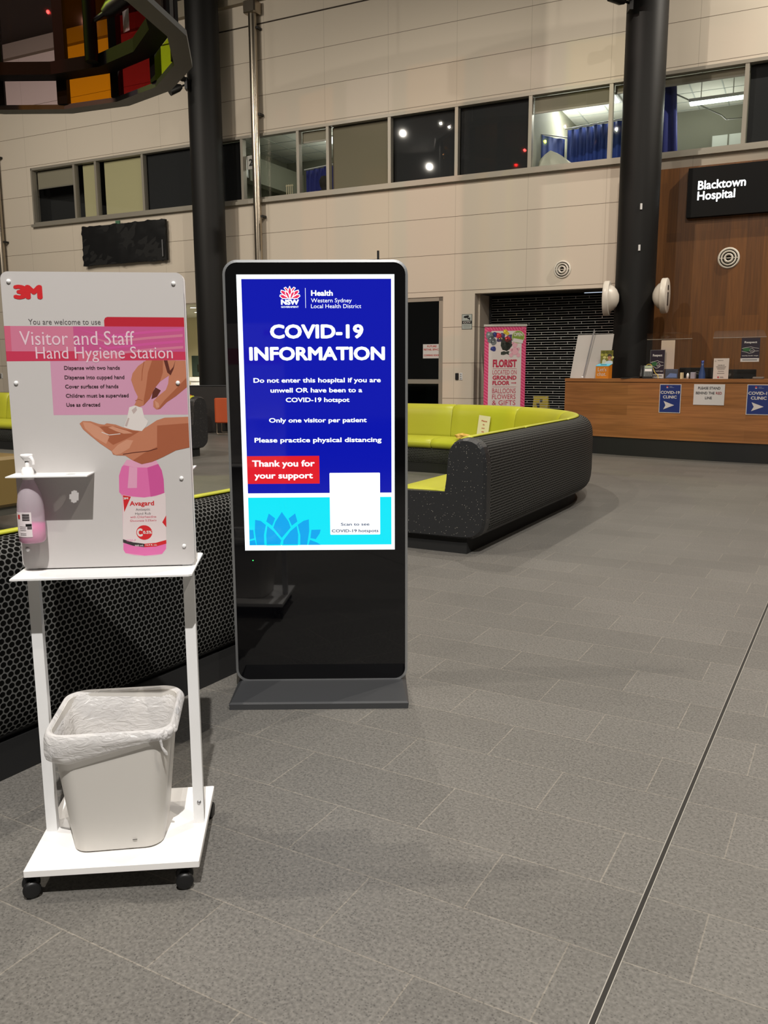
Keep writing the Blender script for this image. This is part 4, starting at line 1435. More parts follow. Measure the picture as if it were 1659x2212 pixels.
pet = dict(
    pc=[(-0.169, 0.841), (-0.139, 0.796), (-0.131, 0.769), (-0.172, 0.722), (-0.209, 0.769), (-0.199, 0.796)],
    pcl=[(-0.228, 0.834), (-0.200, 0.812), (-0.214, 0.778), (-0.240, 0.798)], pcr=[(-0.109, 0.834), (-0.139, 0.811), (-0.125, 0.778), (-0.100, 0.797)],
    pl=[(-0.290, 0.808), (-0.264, 0.803), (-0.240, 0.783), (-0.250, 0.736), (-0.249, 0.689), (-0.286, 0.689), (-0.293, 0.754)],
    pr=[(-0.048, 0.809), (-0.073, 0.802), (-0.101, 0.783), (-0.090, 0.735), (-0.091, 0.689), (-0.058, 0.688), (-0.047, 0.753)],
    il=[(-0.235, 0.780), (-0.206, 0.754), (-0.172, 0.711), (-0.179, 0.689), (-0.241, 0.689), (-0.242, 0.736)],
    ir=[(-0.104, 0.779), (-0.134, 0.754), (-0.167, 0.711), (-0.169, 0.689), (-0.100, 0.689), (-0.097, 0.735)],
    ol=[(-0.317, 0.759), (-0.300, 0.759), (-0.297, 0.721), (-0.318, 0.715)], orr=[(0.005, 0.759), (-0.037, 0.758), (-0.042, 0.720), (-0.018, 0.715), (0.000, 0.741)],
    ll=[(-0.318, 0.708), (-0.294, 0.713), (-0.289, 0.689), (-0.319, 0.689)], lr=[(-0.044, 0.712), (-0.012, 0.699), (0.005, 0.688), (-0.052, 0.688)])
for p in pet.values():
    q.poly(p, 3 * G, S_AZURE)
for p in (pet['pl'], pet['pr'], pet['il'], pet['ir']):
    q.line(p[:5], 0.0045, 4 * G, S_CYAN)
# small lotus crest
def lotus(cx, z0, s):
    def P(pts):
        return [(cx + s * x, z0 + s * z) for x, z in pts]
    for sg in (-1, 1):
        for pts in ([(0.05, 0.06), (0.36, 0.05), (0.5, 0.17), (0.47, 0.24), (0.3, 0.24)], [(0.05, 0.08), (0.28, 0.2), (0.45, 0.36), (0.42, 0.46), (0.28, 0.42), (0.12, 0.3)], [(0.08, 0.3), (0.17, 0.42), (0.28, 0.56), (0.2, 0.60), (0.1, 0.5)]):
            p = P([(x * sg, z) for x, z in pts])
            q.poly(p, 3 * G, S_PINK); q.line(p + p[:1], 0.003 * s / 0.085, 4 * G, S_WHITE)
        p = P([(0.0, 0.04), (0.1 * sg, 0.08), (0.22 * sg, 0.3), (0.2 * sg, 0.42), (0.06 * sg, 0.3)])
        q.poly(p, 5 * G, S_PINK); q.line(p + p[:1], 0.003 * s / 0.085, 6 * G, S_WHITE)
    p = P([(0, 0.18), (0.09, 0.36), (0.06, 0.5), (0, 0.64), (-0.06, 0.5), (-0.09, 0.36)])
    q.poly(p, 5 * G, S_PINK); q.line(p + p[:1], 0.003 * s / 0.085, 6 * G, S_WHITE)
lotus(-0.111, 1.773, 0.0875)
q.rect(-0.0448, -0.0430, 1.738, 1.822, 3 * G, S_WHITE)
for t, x0, x1, zb, c, bo in [('NSW', -0.1502, -0.0721, 1.7512, 0.0233, 0.06), ('GOVERNMENT', -0.1500, -0.0739, 1.7385, 0.0076, 0.03), ('Health', -0.0194, 0.0747, 1.7886, 0.0242, 0.035), ('Western Sydney', -0.0199, 0.1560, 1.7612, 0.0172, 0),
                             ('Local Health District', -0.0203, 0.1969, 1.7368, 0.0172, 0), ('COVID-19', -0.2009, 0.2058, 1.6079, 0.0615, 0.04), ('INFORMATION', -0.2939, 0.2992, 1.5140, 0.0599, 0.04),
                             ('Do not enter this hospital if you are', -0.2789, 0.2804, 1.4183, 0.0209, 0.026), ('unwell OR have been to a', -0.2055, 0.1986, 1.3749, 0.0210, 0.026), ('COVID-19 hotspot', -0.1392, 0.1420, 1.3328, 0.0205, 0.026),
                             ('Only one visitor per patient', -0.2154, 0.2173, 1.2434, 0.0205, 0.026), ('Please practice physical distancing', -0.2821, 0.2828, 1.1553, 0.0215, 0.026),
                             ('Thank you for', -0.2959, -0.0165, 1.0473, 0.0290, 0.03), ('your support', -0.2868, -0.0257, 0.9937, 0.0280, 0.03)]:
    text(q, t, x0, x1, zb, c, 5 * G, S_WHITE, bo)
text(q, 'Scan to see', 0.0971, 0.2262, 0.7768, 0.0134, 5 * G, S_NAVY, 0.018)
text(q, 'COVID-19 hotspots', 0.0554, 0.2668, 0.7463, 0.0140, 5 * G, S_NAVY, 0.018)
q.build('screen', kio)

# ------------------------------------------------------------------ hand hygiene stand
SO = Vector((-0.795, 2.382, 0))
SA = R(5.72)
st = thing('hand_hygiene_stand', SO, SA, 'white hand hygiene station with poster board on a wheeled base at the left', 'stand')
q = MB(); q.box(-0.2425, 0.2425, -0.217, 0.222, 0.074, 0.095, mat('white_laminate', (236, 234, 232), 0.4), 0.002); q.build('base_board', st)
for x0 in (-0.236, 0.204):
    q = MB(); q.box(x0, x0 + 0.031, -0.0125, 0.0125, 0.095, 1.72, WHITE_PAINT); q.build('post', st)
q = MB(); q.lathe([(0.0, -0.004), (0.005, -0.003), (0.0065, 0.0)], ALU, 12, 'y', (0.222, -0.0125, 0.165)); q.build('screw', st)
# poster board and its print
brd = MB().prism(rrect(-0.2425, 0.2425, 0.917, 1.741, 0.02), -0.020, -0.0132, mat('poster_board_white', (186, 182, 180), 0.4))
pk = lambda n_, c: mat('poster_' + n_, tuple(v * 0.93 for v in c), 0.45)
P_RED = pk('red', (186, 28, 48)); P_LOGO = pk('logo_red', (206, 34, 40)); P_BAND = pk('band_pink', (206, 120, 148)); P_BANDL = pk('band_rose', (206, 96, 124)); P_BANDR = pk('band_magenta', (196, 84, 138))
P_STRIP = pk('strip_red', (198, 52, 84)); P_PINK = pk('soft_pink', (206, 150, 178)); P_SKIN = pk('skin', (190, 122, 92)); P_SKIN2 = pk('skin_shade', (164, 92, 62)); P_SKIN3 = pk('skin_light', (206, 146, 118))
P_DK = pk('skin_dark', (92, 40, 30)); P_FOAM = pk('foam', (222, 214, 210)); P_FOAM2 = pk('foam_shade', (190, 172, 168)); P_LIQ = pk('liquid_pink', (222, 110, 170)); P_LIQ2 = pk('liquid_light', (224, 160, 190)); P_LIQ3 = pk('liquid_dark', (206, 84, 152))
P_TXT = pk('text_dark', (70, 48, 56)); P_GREY = pk('text_grey', (96, 90, 92)); P_BLK = pk('label_black', (52, 46, 48)); P_LAB = pk('label', (222, 208, 208)); P_WTXT = pk('text_pale', (230, 200, 212))
y0 = -0.020
def pp(p, k, m):
    brd.poly(p, y0 - 0.00005 * k, m)
pp([(0.024, 1.612), (0.027, 1.619), (0.033, 1.6215), (0.2405, 1.6205), (0.2405, 1.594), (0.024, 1.594)], 1, P_RED)
pp([(-0.2425, 1.597), (0.2405, 1.595), (0.2405, 1.527), (-0.2425, 1.529)], 2, P_BAND)
pp([(-0.2425, 1.597), (-0.226, 1.597), (-0.227, 1.529), (-0.2425, 1.529)], 3, P_BANDL)
pp([(-0.060, 1.596), (0.2405, 1.595), (0.2405, 1.527), (-0.060, 1.528)], 3, P_BANDR)
for a in range(4):
    z = 1.59 - a * 0.016
    pp([(-0.055 + .02 * a, z), (0.03, z - 0.018), (0.14, z - 0.006), (0.235, z + 0.001), (0.235, z - 0.006), (0.14, z - 0.013), (0.03, z - 0.024)], 4, P_BAND if a % 2 else P_LIQ3)
pp([(-0.2425, 1.529), (0.2405, 1.527), (0.2405, 1.504), (-0.2425, 1.502)], 2, P_STRIP)
pp([(-0.127, 1.503), (0.2405, 1.504), (0.2405, 1.352), (-0.128, 1.354)], 1, P_PINK)
pp([(-0.128, 1.503), (-0.053, 1.503), (-0.053, 1.529), (-0.128, 1.529)], 3, P_STRIP)
pp([(-0.052, 1.5025), (0.063, 1.5025), (0.063, 1.528), (-0.052, 1.528)], 3, P_BANDL)
# printed bottle
pp([(0.064, 1.226), (0.049, 1.206), (0.040, 1.181), (0.038, 1.134), (0.046, 1.120), (0.040, 0.966), (0.046, 0.955), (0.070, 0.949), (0.099, 0.946), (0.130, 0.947), (0.149, 0.950), (0.162, 0.966), (0.167, 1.125), (0.164, 1.132), (0.164, 1.168), (0.159, 1.197), (0.146, 1.223)], 5, P_LIQ2)
pp([(0.055, 1.211), (0.087, 1.204), (0.122, 1.203), (0.151, 1.213), (0.160, 1.194), (0.164, 1.168), (0.164, 1.128), (0.107, 1.117), (0.047, 1.125), (0.038, 1.134), (0.040, 1.181), (0.049, 1.206)], 6, P_LIQ)
pp([(0.120, 1.203), (0.151, 1.213), (0.160, 1.194), (0.164, 1.168), (0.164, 1.128), (0.125, 1.119)], 7, P_LIQ3)
pp([(0.070, 1.207), (0.092, 1.203), (0.088, 1.145), (0.062, 1.145)], 7, P_LIQ2)
pp([(0.042, 0.985), (0.10, 0.972), (0.162, 0.985), (0.161, 0.966), (0.149, 0.951), (0.10, 0.947), (0.046, 0.956), (0.041, 0.966)], 6, P_LIQ)
pp([(0.048, 1.126), (0.076, 1.119), (0.107, 1.117), (0.139, 1.120), (0.166, 1.130), (0.167, 1.117), (0.163, 0.991), (0.133, 0.984), (0.101, 0.982), (0.069, 0.987), (0.041, 0.997)], 8, P_LAB)
pp([(0.041, 0.997), (0.069, 0.987), (0.101, 0.982), (0.100, 0.972), (0.068, 0.977), (0.041, 0.987)], 9, P_BLK)
pp([(0.101, 0.982), (0.133, 0.984), (0.163, 0.992), (0.163, 0.981), (0.132, 0.973), (0.100, 0.972)], 9, P_LOGO)
pp([(0.048, 1.125), (0.070, 1.120), (0.049, 1.076)], 9, P_LOGO)
pp([(0.166, 1.064), (0.165, 1.029), (0.154, 1.044)], 9, P_LOGO)
brd.disc(0.102, 1.015, 0.0225, 0.0215, y0 - 0.00005 * 9, P_LOGO, 32)
# printed hands
pp([(0.240, 1.503), (0.2405, 1.429), (0.209, 1.404), (0.183, 1.387), (0.164, 1.369), (0.153, 1.367), (0.145, 1.375), (0.146, 1.391), (0.158, 1.403), (0.182, 1.422), (0.189, 1.439), (0.192, 1.460), (0.180, 1.503)], 4, P_SKIN)
pp([(0.240, 1.455), (0.2405, 1.429), (0.209, 1.404), (0.183, 1.387), (0.164, 1.369), (0.156, 1.367), (0.176, 1.392), (0.205, 1.420)], 5, P_SKIN2)
pp([(0.154, 1.429), (0.168, 1.420), (0.157, 1.403), (0.141, 1.396), (0.145, 1.415)], 4.5, P_DK)
pp([(0.132, 1.5035), (0.109, 1.488), (0.093, 1.468), (0.088, 1.450), (0.096, 1.422), (0.104, 1.403), (0.099, 1.391), (0.093, 1.379), (0.107, 1.375), (0.119, 1.379), (0.137, 1.398), (0.151, 1.426), (0.167, 1.445), (0.190, 1.460), (0.205, 1.478), (0.212, 1.5035)], 5.5, P_SKIN)
pp([(0.148, 1.5035), (0.135, 1.470), (0.128, 1.430), (0.120, 1.395), (0.119, 1.379), (0.137, 1.398), (0.151, 1.426), (0.167, 1.445), (0.176, 1.47), (0.178, 1.5035)], 6, P_SKIN2)
pp([(0.180, 1.5035), (0.188, 1.47), (0.197, 1.462), (0.206, 1.480), (0.212, 1.5035)], 6.5, P_DK)
pp([(0.190, 1.5035), (0.196, 1.475), (0.205, 1.485), (0.212, 1.5035)], 7, P_SKIN)
brd.line([(0.126, 1.50), (0.120, 1.475), (0.117, 1.448)], 0.0022, y0 - 0.00005 * 7, P_SKIN2)
brd.line([(0.097, 1.392), (0.106, 1.396), (0.116, 1.392)], 0.0018, y0 - 0.00005 * 7, P_SKIN2)
pp([(0.150, 1.392), (0.153, 1.372), (0.162, 1.373), (0.160, 1.385)], 6, P_SKIN3)
HAND = [(-0.059, 1.330), (-0.050, 1.337), (-0.029, 1.336), (-0.006, 1.328), (0.008, 1.326), (0.015, 1.330), (0.039, 1.326), (0.059, 1.318), (0.079, 1.313), (0.105, 1.307), (0.128, 1.321), (0.153, 1.337), (0.175, 1.344), (0.2405, 1.346), (0.2405, 1.259),
        (0.202, 1.251), (0.166, 1.233), (0.134, 1.219), (0.105, 1.213), (0.081, 1.224), (0.061, 1.238), (0.037, 1.239), (0.027, 1.242), (0.024, 1.251), (-0.006, 1.273), (-0.032, 1.296), (-0.051, 1.314)]
pp(HAND, 9, P_SKIN)
pp([(0.153, 1.322), (0.2405, 1.328), (0.2405, 1.259), (0.202, 1.251), (0.166, 1.233), (0.134, 1.219), (0.105, 1.213), (0.081, 1.224), (0.114, 1.245), (0.150, 1.262)], 10, P_SKIN2)
pp([(-0.017, 1.319), (0.007, 1.322), (0.038, 1.320), (0.065, 1.312), (0.103, 1.306), (0.078, 1.291), (0.050, 1.278), (0.029, 1.269), (0.009, 1.285), (-0.004, 1.303)], 10, P_SKIN2)
pp([(-0.050, 1.334), (-0.030, 1.332), (-0.004, 1.318), (0.02, 1.292), (0.01, 1.272), (-0.02, 1.291), (-0.045, 1.316)], 10.5, P_SKIN3)
pp([(0.024, 1.251), (0.042, 1.269), (0.067, 1.283), (0.085, 1.281), (0.073, 1.259), (0.048, 1.244), (0.034, 1.240)], 11, P_SKIN3)
pp([(0.018, 1.318), (0.03, 1.321), (0.07, 1.308), (0.085, 1.301), (0.06, 1.300), (0.04, 1.307)], 11, P_SKIN3)
brd.line([(0.055, 1.242), (0.09, 1.247), (0.125, 1.250), (0.15, 1.257)], 0.0022, y0 - 0.00005 * 12, P_DK)
brd.line([(0.05, 1.300), (0.02, 1.297), (0.0, 1.305)], 0.002, y0 - 0.00005 * 12, P_FOAM)
pp([(0.079, 1.374), (0.095, 1.379), (0.114, 1.372), (0.119, 1.345), (0.129, 1.335), (0.123, 1.321), (0.110, 1.307), (0.086, 1.310), (0.061, 1.318), (0.071, 1.342)], 12, P_FOAM)
pp([(0.085, 1.366), (0.098, 1.376), (0.100, 1.366), (0.090, 1.355)], 13, P_FOAM2)
pp([(0.064, 1.322), (0.074, 1.345), (0.078, 1.343), (0.070, 1.320)], 13, P_FOAM2)
for t, x0, x1, zb, c, bo, m_ in [('3', -0.2111, -0.1745, 1.6682, 0.0384, 0.065, P_LOGO), ('M', -0.180, -0.1347, 1.6682, 0.0384, 0.075, P_LOGO), ('You are welcome to use', -0.1775, 0.0145, 1.6010, 0.0150, 0, P_GREY), ('Visitor and Staff', -0.2038, 0.1031, 1.5461, 0.0380, 0, P_WTXT), ('Hand Hygiene Station', -0.1640, 0.2055, 1.5090, 0.0330, 0, P_WTXT),
                                 ('Dispense with two hands', -0.0910, 0.0591, 1.4787, 0.0105, 0.02, P_TXT), ('Dispense into cupped hand', -0.0914, 0.0703, 1.4528, 0.0105, 0.02, P_TXT), ('Cover surfaces of hands', -0.0917, 0.0525, 1.4276, 0.0105, 0.02, P_TXT), ('Children must be supervised', -0.0913, 0.0792, 1.4022, 0.0105, 0.02, P_TXT), ('Use as directed', -0.0916, 0.0, 1.3771, 0.0105, 0.02, P_TXT),
                                 ('Avagard', 0.0652, 0.1337, 1.0939, 0.0138, 0.025, P_LOGO), ('Antiseptic', 0.0816, 0.1217, 1.0793, 0.0073, 0, P_GREY), ('Hand Rub', 0.0792, 0.1232, 1.0676, 0.0066, 0, P_GREY), ('with Chlorhexidine', 0.0650, 0.1379, 1.0577, 0.0070, 0, P_STRIP), ('Gluconate 0.5%w/v', 0.0637, 0.1382, 1.0474, 0.0062, 0, P_STRIP),
                                 ('C', 0.0812, 0.0974, 1.0036, 0.0243, 0.06, P_FOAM), ('0.5%', 0.0986, 0.1233, 1.0112, 0.0092, 0.04, P_FOAM), ('9250-P', 0.0507, 0.0772, 0.9893, 0.0066, 0, P_LIQ), ('500 mL', 0.0736, 0.0984, 0.9751, 0.0045, 0.02, P_FOAM), ('16.9 fl. oz.', 0.1038, 0.1364, 0.9761, 0.0045, 0.02, P_FOAM), ('3M', 0.0492, 0.0621, 1.1125, 0.0063, 0.05, P_FOAM)]:
    text(brd, t, x0, x1, zb, c, y0 - 0.00005 * 12.5, m_, bo)
brd.build('poster_board', st)
q = MB(); q.prism(rrect(-0.2425, 0.2425, 0.917, 1.741, 0.02), 0.0132, 0.020, WHITE_PRINT)
text(q, '3', 0.2111, 0.1745, 1.6682, 0.0384, 0.0206, P_LOGO, 0.09); text(q, 'M', 0.183, 0.1347, 1.6682, 0.0384, 0.0206, P_LOGO, 0.11)
q.add([(-0.2425, 0.0204, 1.597), (0.2425, 0.0204, 1.597), (0.2425, 0.0204, 1.504), (-0.2425, 0.0204, 1.504)], [(0, 1, 2, 3)], P_BAND)
q.build('rear_board', st)
for x, z in [(-0.221, 1.715), (0.216, 1.712), (-0.222, 1.443), (0.216, 1.441), (0.214, 1.171), (0.213, 0.973), (-0.225, 0.973)]:
    q = MB(); q.lathe([(0.0, -0.0055), (0.003, -0.0052), (0.0055, -0.0035), (0.006, 0.0)], WHITE_PAINT, 18, 'y', (x, -0.0195, z)); q.build('bolt_cap', st)
# drip tray and bottle shelf
q = MB()
q.prism([(-0.246, -0.128), (0.236, -0.128), (0.2455, -0.118), (0.2455, 0.15), (0.238, 0.16), (-0.246, 0.16)], 0.908, 0.913, WHITE_PAINT, 'z')
q.build('drip_tray', st)


def shelf(sg):
    """bracket shelf with two bottle holes"""
    q = MB()
    nx, ny = 42, 16
    x0, x1, ya, yb = -0.2425, -0.027, -0.106, -0.020
    holes = [(-0.196, -0.062, 0.0165), (-0.080, -0.064, 0.0125)]
    xs = [x0 + (x1 - x0) * i / nx for i in range(nx + 1)]
    # strips with circular cut-outs: columns between the front and back edge
    for i in range(nx):
        a, c = xs[i], xs[i + 1]
        mid = (a + c) / 2
        segs = [(ya, yb)]
        for hx, hy, r in holes:
            if abs(mid - hx) < r:
                h = math.sqrt(r * r - (mid - hx) ** 2)
                segs = [(ya, hy - h), (hy + h, yb)]
        for s0, s1 in segs:
            q.box(a, c, s0 if sg < 0 else -s1, s1 if sg < 0 else -s0, 1.190, 1.193, WHITE_PAINT)
    q.build('bottle_shelf', st)


shelf(-1)
q = MB(); q.box(0.027, 0.2425, 0.020, 0.106, 1.190, 1.193, WHITE_PAINT); q.build('bottle_shelf', st)
# castors
def castor(x, y, a):
    q = MB(); q.lathe([(0.0, 0.074), (0.018, 0.074), (0.018, 0.066), (0.008, 0.062), (0.008, 0.05)], BLACK, 14); q.prism([(-0.012, 0.03), (0.012, 0.03), (0.012, 0.055), (0.0, 0.062), (-0.012, 0.055)], -0.010, 0.010, BLACK, 'y')
    o = q.build('castor', st, (x, y, 0), (0, 0, a))
    for s in (-0.020, 0.020):
        w = MB(); w.lathe([(0.0, -0.009), (0.016, -0.0095), (0.024, -0.007), (0.0255, 0.0), (0.024, 0.007), (0.016, 0.0095), (0.0, 0.009)], BLACK, 24, 'y', (0, s, 0.0255)); w.build('wheel', o)


castor(-0.235, -0.180, R(20)); castor(0.195, -0.182, R(8)); castor(0.212, 0.195, R(80)); castor(-0.228, 0.195, R(60))

def slocal(x, y, z):
    return SO + Vector((x * math.cos(SA) - y * math.sin(SA), x * math.sin(SA) + y * math.cos(SA), z))

# bottle hanging in the shelf
bt = thing('sanitiser_pump_bottle', slocal(-0.196, -0.062, 0), SA, 'clear pump bottle half full of pink hand rub on the stand shelf', 'bottle')
BOT = bpy.data.materials.new('frosted_bottle'); BOT.use_nodes = True
nt = BOT.node_tree
bs = nt.nodes['Principled BSDF']
bs.inputs['Base Color'].default_value = lin((222, 212, 220)); bs.inputs['Roughness'].default_value = 0.3
trn = nt.nodes.new('ShaderNodeBsdfTransparent'); trn.inputs[0].default_value = (0.95, 0.88, 0.93, 1)
mxs = nt.nodes.new('ShaderNodeMixShader'); mxs.inputs[0].default_value = 0.42
nt.links.new(trn.outputs[0], mxs.inputs[1]); nt.links.new(bs.outputs[0], mxs.inputs[2]); nt.links.new(mxs.outputs[0], nt.nodes['Material Output'].inputs[0])
q = MB(); q.lathe([(0.0, 1.004), (0.030, 1.004), (0.035, 1.010), (0.0355, 1.03), (0.0355, 1.09), (0.0345, 1.112), (0.030, 1.140), (0.022, 1.160), (0.0155, 1.174), (0.0145, 1.185)], BOT, 36); q.build('bottle_body', bt)
q = MB(); q.lathe([(0.0, 1.0055), (0.029, 1.0055), (0.034, 1.011), (0.0346, 1.03), (0.0346, 1.056), (0.0, 1.056)], mat('pink_hand_rub', (226, 60, 160), 0.3), 36); q.build('hand_rub', bt)
q = MB()
LABM = mat('bottle_label', (222, 212, 214), 0.5)
a0, a1 = R(185), R(288)
nn = 14
v, f = [], []
for i in range(nn + 1):
    t = a0 + (a1 - a0) * i / nn
    v += [(0.0361 * math.cos(t), 0.0361 * math.sin(t), 1.024), (0.0361 * math.cos(t), 0.0361 * math.sin(t), 1.093)]
for i in range(nn):
    f.append((2 * i, 2 * i + 2, 2 * i + 3, 2 * i + 1))
q.add(v, f, LABM)
def lab(ta, tb, z0, z1, m):
    r = 0.0365
    k = 5
    vv, ff = [], []
    for i in range(k + 1):
        t = R(ta + (tb - ta) * i / k)
        vv += [(r * math.cos(t), r * math.sin(t), z0), (r * math.cos(t), r * math.sin(t), z1)]
    for i in range(k):
        ff.append((2 * i, 2 * i + 2, 2 * i + 3, 2 * i + 1))
    q.add(vv, ff, m)
for i in range(9):
    lab(248, 280, 1.070 + i * 0.0022, 1.0712 + i * 0.0022 + (0.0006 if i % 3 == 0 else 0), P_BLK)
lab(262, 287, 1.054, 1.061, BLACK); lab(268, 287, 1.046, 1.053, P_GREY)
for z in (1.052, 1.047, 1.042, 1.033, 1.029):
    lab(232, 262, z, z + 0.0012, P_GREY)
lab(222, 236, 1.074, 1.086, P_LOGO)
q.build('label', bt)
q = MB()
PW = mat('pump_white', (232, 230, 230), 0.3)
q.lathe([(0.0145, 1.180), (0.0155, 1.180), (0.0165, 1.193), (0.0165, 1.207), (0.014, 1.209), (0.012, 1.214), (0.0, 1.214)], PW, 24); q.build('cap', bt)
q = MB(); q.lathe([(0.006, 1.214), (0.006, 1.236), (0.0, 1.236)], PW, 12)
q.lathe([(0.008, 1.232), (0.014, 1.240), (0.0175, 1.246), (0.015, 1.250), (0.0, 1.251)], PW, 24)
q.tube([(0.005, -0.004, 1.243), (0.014, -0.008, 1.241), (0.019, -0.010, 1.232), (0.0195, -0.0105, 1.222)], [0.006, 0.0055, 0.0045, 0.004], PW, 10)
q.build('pump', bt)

# ------------------------------------------------------------------ waste bin with liner
bn = thing('waste_bin', slocal(-0.005, -0.015, 0.095), SA + R(2.5), 'cream plastic waste bin with white bag standing on the wheeled base', 'waste bin')
BINM = mat('bin_plastic', (206, 202, 196), 0.4)


def rr2(hx, hy, r, n=8):
    pts = []
    for cx, cy, a in ((hx - r, -hy + r, -90), (hx - r, hy - r, 0), (-hx + r, hy - r, 90), (-hx + r, -hy + r, 180)):
        for i in range(n + 1):
            t = R(a + 90 * i / n)
            pts.append((cx + r * math.cos(t), cy + r * math.sin(t)))
    return pts


BH = 0.378
def ring(hx, hy, r, z):
    return [(p[0], p[1], z) for p in rr2(hx, hy, r)]
L = [ring(0.120, 0.118, 0.045, 0.0), ring(0.128, 0.126, 0.048, 0.006), ring(0.148, 0.146, 0.054, 0.2), ring(0.166, 0.162, 0.06, BH - 0.012), ring(0.170, 0.166, 0.062, BH - 0.010), ring(0.170, 0.166, 0.062, BH), ring(0.163, 0.159, 0.058, BH),
     ring(0.145, 0.143, 0.052, 0.2), ring(0.122, 0.120, 0.045, 0.01)]
n = len(L[0])
v = sum(L, [])
f = [tuple(range(n - 1, -1, -1)), tuple(range((len(L) - 1) * n, len(L) * n))]
for k in range(len(L) - 1):
    for i in range(n):
        j = (i + 1) % n
        f.append((k * n + i, k * n + j, (k + 1) * n + j, (k + 1) * n + i))
q = MB(); q.add(v, f, BINM, smooth=False)
o = q.build('bin_body', bn)
for p in o.data.polygons:
    p.use_smooth = len(p.vertices) == 4
o.data.set_sharp_from_angle(angle=R(40))
# liner: folded over the rim, hanging lower at the front left, rolled at the right
LIN = bpy.data.materials.new('bag_film'); LIN.use_nodes = True
nt = LIN.node_tree
bs = nt.nodes['Principled BSDF']
bs.inputs['Base Color'].default_value = lin((236, 234, 234)); bs.inputs['Roughness'].default_value = 0.3
trn = nt.nodes.new('ShaderNodeBsdfTransparent')
tl = nt.nodes.new('ShaderNodeBsdfTranslucent'); tl.inputs[0].default_value = (0.8, 0.8, 0.8, 1)
m1 = nt.nodes.new('ShaderNodeMixShader'); m1.inputs[0].default_value = 0.25
m2 = nt.nodes.new('ShaderNodeMixShader'); m2.inputs[0].default_value = 0.70
nt.links.new(bs.outputs[0], m1.inputs[1]); nt.links.new(tl.outputs[0], m1.inputs[2])
tcl = nt.nodes.new('ShaderNodeTexCoord'); mpl = nt.nodes.new('ShaderNodeMapping'); mpl.inputs['Scale'].default_value = (1, 1, 2.2)
nl = nt.nodes.new('ShaderNodeTexNoise'); nl.inputs['Scale'].default_value = 26; nl.inputs['Detail'].default_value = 3; nl.inputs['Distortion'].default_value = 1.2
bl = nt.nodes.new('ShaderNodeBump'); bl.inputs['Strength'].default_value = 0.7; bl.inputs['Distance'].default_value = 0.008
nt.links.new(tcl.outputs['Object'], mpl.inputs['Vector']); nt.links.new(mpl.outputs[0], nl.inputs['Vector']); nt.links.new(nl.outputs['Fac'], bl.inputs['Height']); nt.links.new(bl.outputs[0], bs.inputs['Normal'])
nt.links.new(trn.outputs[0], m2.inputs[1]); nt.links.new(m1.outputs[0], m2.inputs[2]); nt.links.new(m2.outputs[0], nt.nodes['Material Output'].inputs[0])
random.seed(11)
NS = 120
per = rr2(1, 1, 0.36, 29)          # unit outline, 120 points
rows = []
def smooth(a, c, x):
    t = max(0.0, min(1.0, (x - a) / (c - a)))
    return t * t * (3 - 2 * t)
TOPS = [(-0.012, -0.18), (-0.010, -0.07), (-0.006, 0.002), (0.002, 0.008), (0.007, 0.003)]
for k in range(14):
    row = []
    for i, (px, py) in enumerate(per):
        ang = math.atan2(py, px)
        front = smooth(0.15, -0.75, py)
        leftness = smooth(0.75, -0.25, px)
        hang = 0.028 + 0.052 * front * leftness + 0.02 * smooth(0.2, -0.8, px) * (1 - front)
        cr = 0.0012 * math.sin(7 * ang + 1.3) + 0.0008 * math.sin(13 * ang)
        if k < 5:
            inset, dz = TOPS[k]
            h = BH + dz
            ex = inset + cr * 0.6
            ey = inset + cr * 0.6
        else:
            t = (k - 4) / 9
            h = BH - hang * t + 0.002 * math.sin(9 * ang) * t
            bulge = 0.010 + 0.006 * math.sin(t * 3.0) + 0.004 * t * front * leftness
            bulge += (0.0022 * math.sin(11 * ang + 4 * t) + 0.0016 * math.sin(23 * ang - 6 * t)) * smooth(0.25, 0.8, t)
            if k == 13:
                bulge -= 0.006
            ex = ey = bulge
        hx = 0.128 + (0.170 - 0.128) * (h / BH) + ex
        hy = 0.126 + (0.166 - 0.126) * (h / BH) + ey
        row.append((px * hx, py * hy, h))
    rows.append(row)
v = sum(rows, [])
NP = len(per)
f = []
for k in range(len(rows) - 1):
    for i in range(NP):
        j = (i + 1) % NP
        f.append((k * NP + i, k * NP + j, (k + 1) * NP + j, (k + 1) * NP + i))
q = MB(); q.add(v, f, LIN, smooth=True)
# twisted roll along the right rim and a loose tail
path = []
for i, (px, py) in enumerate(per):
    if (px > -0.15 and py < -0.5) or (px > 0.6 and py < 0.5):
        path.append((px, py))
path.sort(key=lambda p: math.atan2(p[1], p[0]))
pts = [(p[0] * 0.176, p[1] * 0.172, BH - 0.010 + 0.004 * math.sin(k * 0.8)) for k, p in enumerate(path)]
rad = [0.004 + 0.009 * math.sin(math.pi * (k + 1) / (len(pts) + 1)) + 0.0018 * math.sin(k * 2.1) for k in range(len(pts))]
q.tube(pts, rad, LIN, 10)
q.tube([(0.142, -0.168, BH - 0.02), (0.147, -0.172, BH - 0.045), (0.156, -0.170, BH - 0.062), (0.160, -0.168, BH - 0.072)], [0.005, 0.003, 0.005, 0.002], LIN, 8)
q.build('liner_bag', bn)
q = MB(); q.box(0.045, 0.058, -0.1325, -0.1315, 0.034, 0.036, mat('scuff', (70, 66, 62), 0.7)); q.build('scuff_mark', bn)

